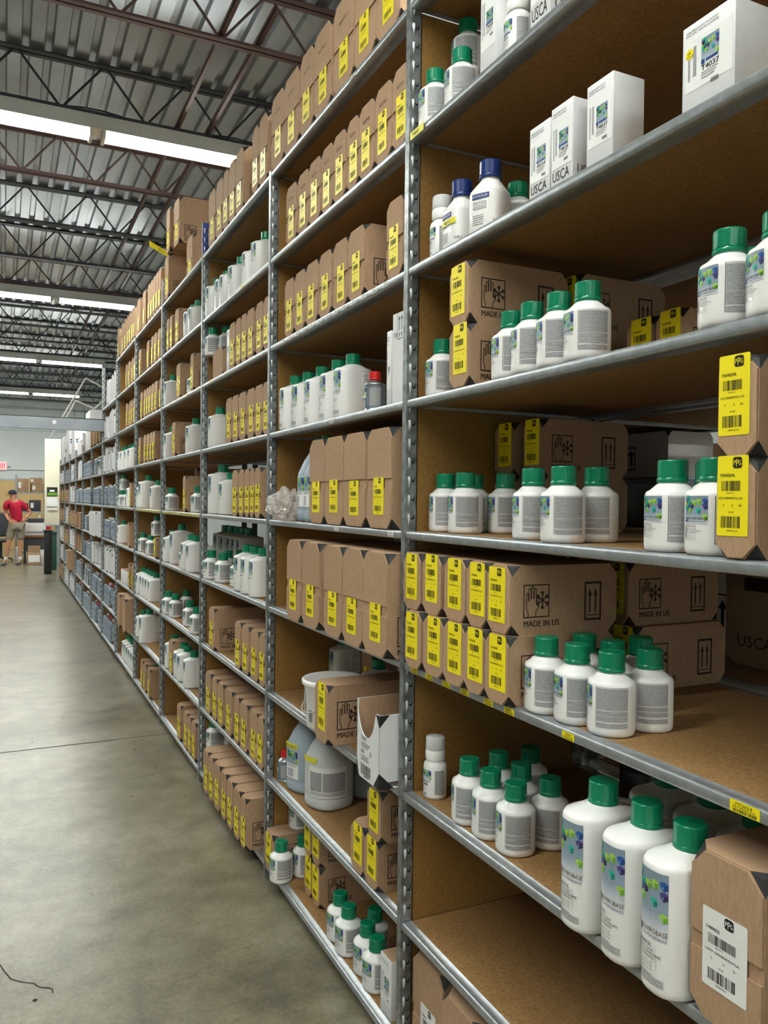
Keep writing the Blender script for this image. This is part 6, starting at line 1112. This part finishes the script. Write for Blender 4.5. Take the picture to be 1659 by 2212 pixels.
E_ = [('pel', 'wst'), ('wst', 'chs'), ('chs', 'nkb'), ('nkb', 'nk'), ('nk', 'hd'), ('hd', 'tp'), ('nkb', 'sl'), ('sl', 'el'), ('el', 'wl'), ('nkb', 'sr'), ('sr', 'er'), ('er', 'wr'), ('pel', 'hl'), ('hl', 'kl'), ('kl', 'al'), ('pel', 'hr'), ('hr', 'kr'), ('kr', 'ar'), ('al', 'fl'), ('ar', 'fr')]
RD = dict(pel=(.135, .10), wst=(.12, .095), chs=(.14, .10), nkb=(.085, .07), nk=.048, hd=(.070, .082), tp=.055, sl=.055, el=.040, wl=.027, sr=.055, er=.040, wr=.027, hl=.082, kl=.055, al=.036, hr=.082, kr=.055, ar=.036, fl=.032, fr=.032)
body = skin('body', [J[k] for k in K], [(ix[a], ix[b]) for a, b in E_], [RD[k] for k in K], 'skin', root)
def sub(keys, edges, rad, name, m): return skin(name, [J[k] for k in keys], [(keys.index(a), keys.index(b)) for a, b in edges], rad, m, root)
J['sle'] = tuple(J['sl'][i]*.35+J['el'][i]*.65 for i in range(3)); J['sre'] = tuple(J['sr'][i]*.35+J['er'][i]*.65 for i in range(3)); J['hem'] = (.14, 0, .955)
skin('collar', [(.068, -.08, 1.425), (.056, -.097, 1.475)], [(0, 1)], [(.072, .068), (.056, .056)], 'shirt_red', root)
sub(['hem', 'wst', 'chs', 'nkb', 'sl', 'sle', 'sr', 'sre'], [('hem', 'wst'), ('wst', 'chs'), ('chs', 'nkb'), ('nkb', 'sl'), ('sl', 'sle'), ('nkb', 'sr'), ('sr', 'sre')], [(.150, .115), (.145, .112), (.160, .118), (.090, .078), .072, .068, .072, .068], 'shirt', 'shirt_red')
J['klh'] = tuple(J['hl'][i]*.12+J['kl'][i]*.88 for i in range(3)); J['krh'] = tuple(J['hr'][i]*.12+J['kr'][i]*.88 for i in range(3))
sub(['pel', 'hl', 'klh', 'hr', 'krh'], [('pel', 'hl'), ('hl', 'klh'), ('pel', 'hr'), ('hr', 'krh')], [(.150, .115), .105, .092, .105, .092], 'shorts', 'shorts_khaki')
for s, a, f in (('l', 'al', 'fl'), ('r', 'ar', 'fr')):
    q = J[a]; k_ = J['k'+s]; mid = tuple(q[i]*.72+k_[i]*.28 for i in range(3))
    skin('sock', [q, mid], [(0, 1)], [.042, .047], 'sock', root)
    x, y = J[a][0], J[a][1]; skin('shoe', [(x, y+.045, .048), (x-.03, y-.06, .045), (x-.075, y-.17, .036)], [(0, 1), (1, 2)], [(.045, .042), (.046, .040), (.042, .032)], 'shoe', root)
skin('hair', [(.045, -.10, 1.545), (.04, -.105, 1.60)], [(0, 1)], [(.077, .080), (.078, .082)], 'hair_grey', root)
mb = MB(); mb.lathe([(.088, 0), (.091, .02), (.086, .055), (.062, .085), (.02, .098), (.001, .099)], 'cap_cloth', 24, fn=lambda rr, a, z: (rr*math.cos(a)*.95, rr*math.sin(a)*1.1)); hat = link('cap', mb.mesh('cap'), root, (.04, -.125, 1.60))
mb = MB(); vs = [(-.08*1.0*math.cos(a)-.02, .06*math.sin(a)-.0, .004) for a in [PI*i/10-PI/2 for i in range(11)]]; vs = [(-.06-.09*math.cos(a), -.03+.075*math.sin(a), .006-.02*math.cos(a)) for a in [PI*i/10-PI/2 for i in range(11)]]
mb.raw(vs+[(v[0], v[1], v[2]-.006) for v in vs], [tuple(range(11)), tuple(reversed(range(11, 22)))]+[(i, i+1, 12+i, 11+i) for i in range(10)], 'cap_cloth'); link('cap_brim', mb.mesh('cap_brim'), root, (.04, -.13, 1.60))
for s, wk, sg in (('l', 'wl', 1), ('r', 'wr', -1)):      # hands resting on the lower back, fingers spread downwards and inwards
    wx, wy, wz = J[wk]; vs = [(wx, wy, wz), (wx+sg*.03, wy-.012, wz-.03)]; ed = [(0, 1)]; rd = [(.024, .016), (.032, .016)]
    for i in range(4):
        a = (.9-.28*i); L = (.030, .036, .034, .026)[i]; bx, by, bz = wx+sg*(.030+.014*(1.5-i)*.5), wy-.014, wz-.045
        k = len(vs); vs += [(bx+sg*.012*(1.5-i), by, bz), (bx+sg*(.012*(1.5-i)+L*math.sin(a)), by-.004, bz-L*math.cos(a)), (bx+sg*(.012*(1.5-i)+L*1.8*math.sin(a)), by+.004, bz-L*1.8*math.cos(a))]; ed += [(1, k), (k, k+1), (k+1, k+2)]; rd += [.010, .009, .008]
    k = len(vs); vs += [(wx+sg*.055, wy-.012, wz-.012), (wx+sg*.078, wy-.006, wz-.020)]; ed += [(1, k), (k, k+1)]; rd += [.011, .009]
    skin('hand', vs, ed, rd, 'skin', root, 1)
mb = MB()
for sx in (-1, 1): mb.lathe([(.001, -.012), (.010, -.006), (.012, .004), (.001, .014)], 'skin', 10, cx=.04+sx*.082-.0, cy=0)
link('ears', mb.mesh('ears'), root, (0, -.12, 1.57))
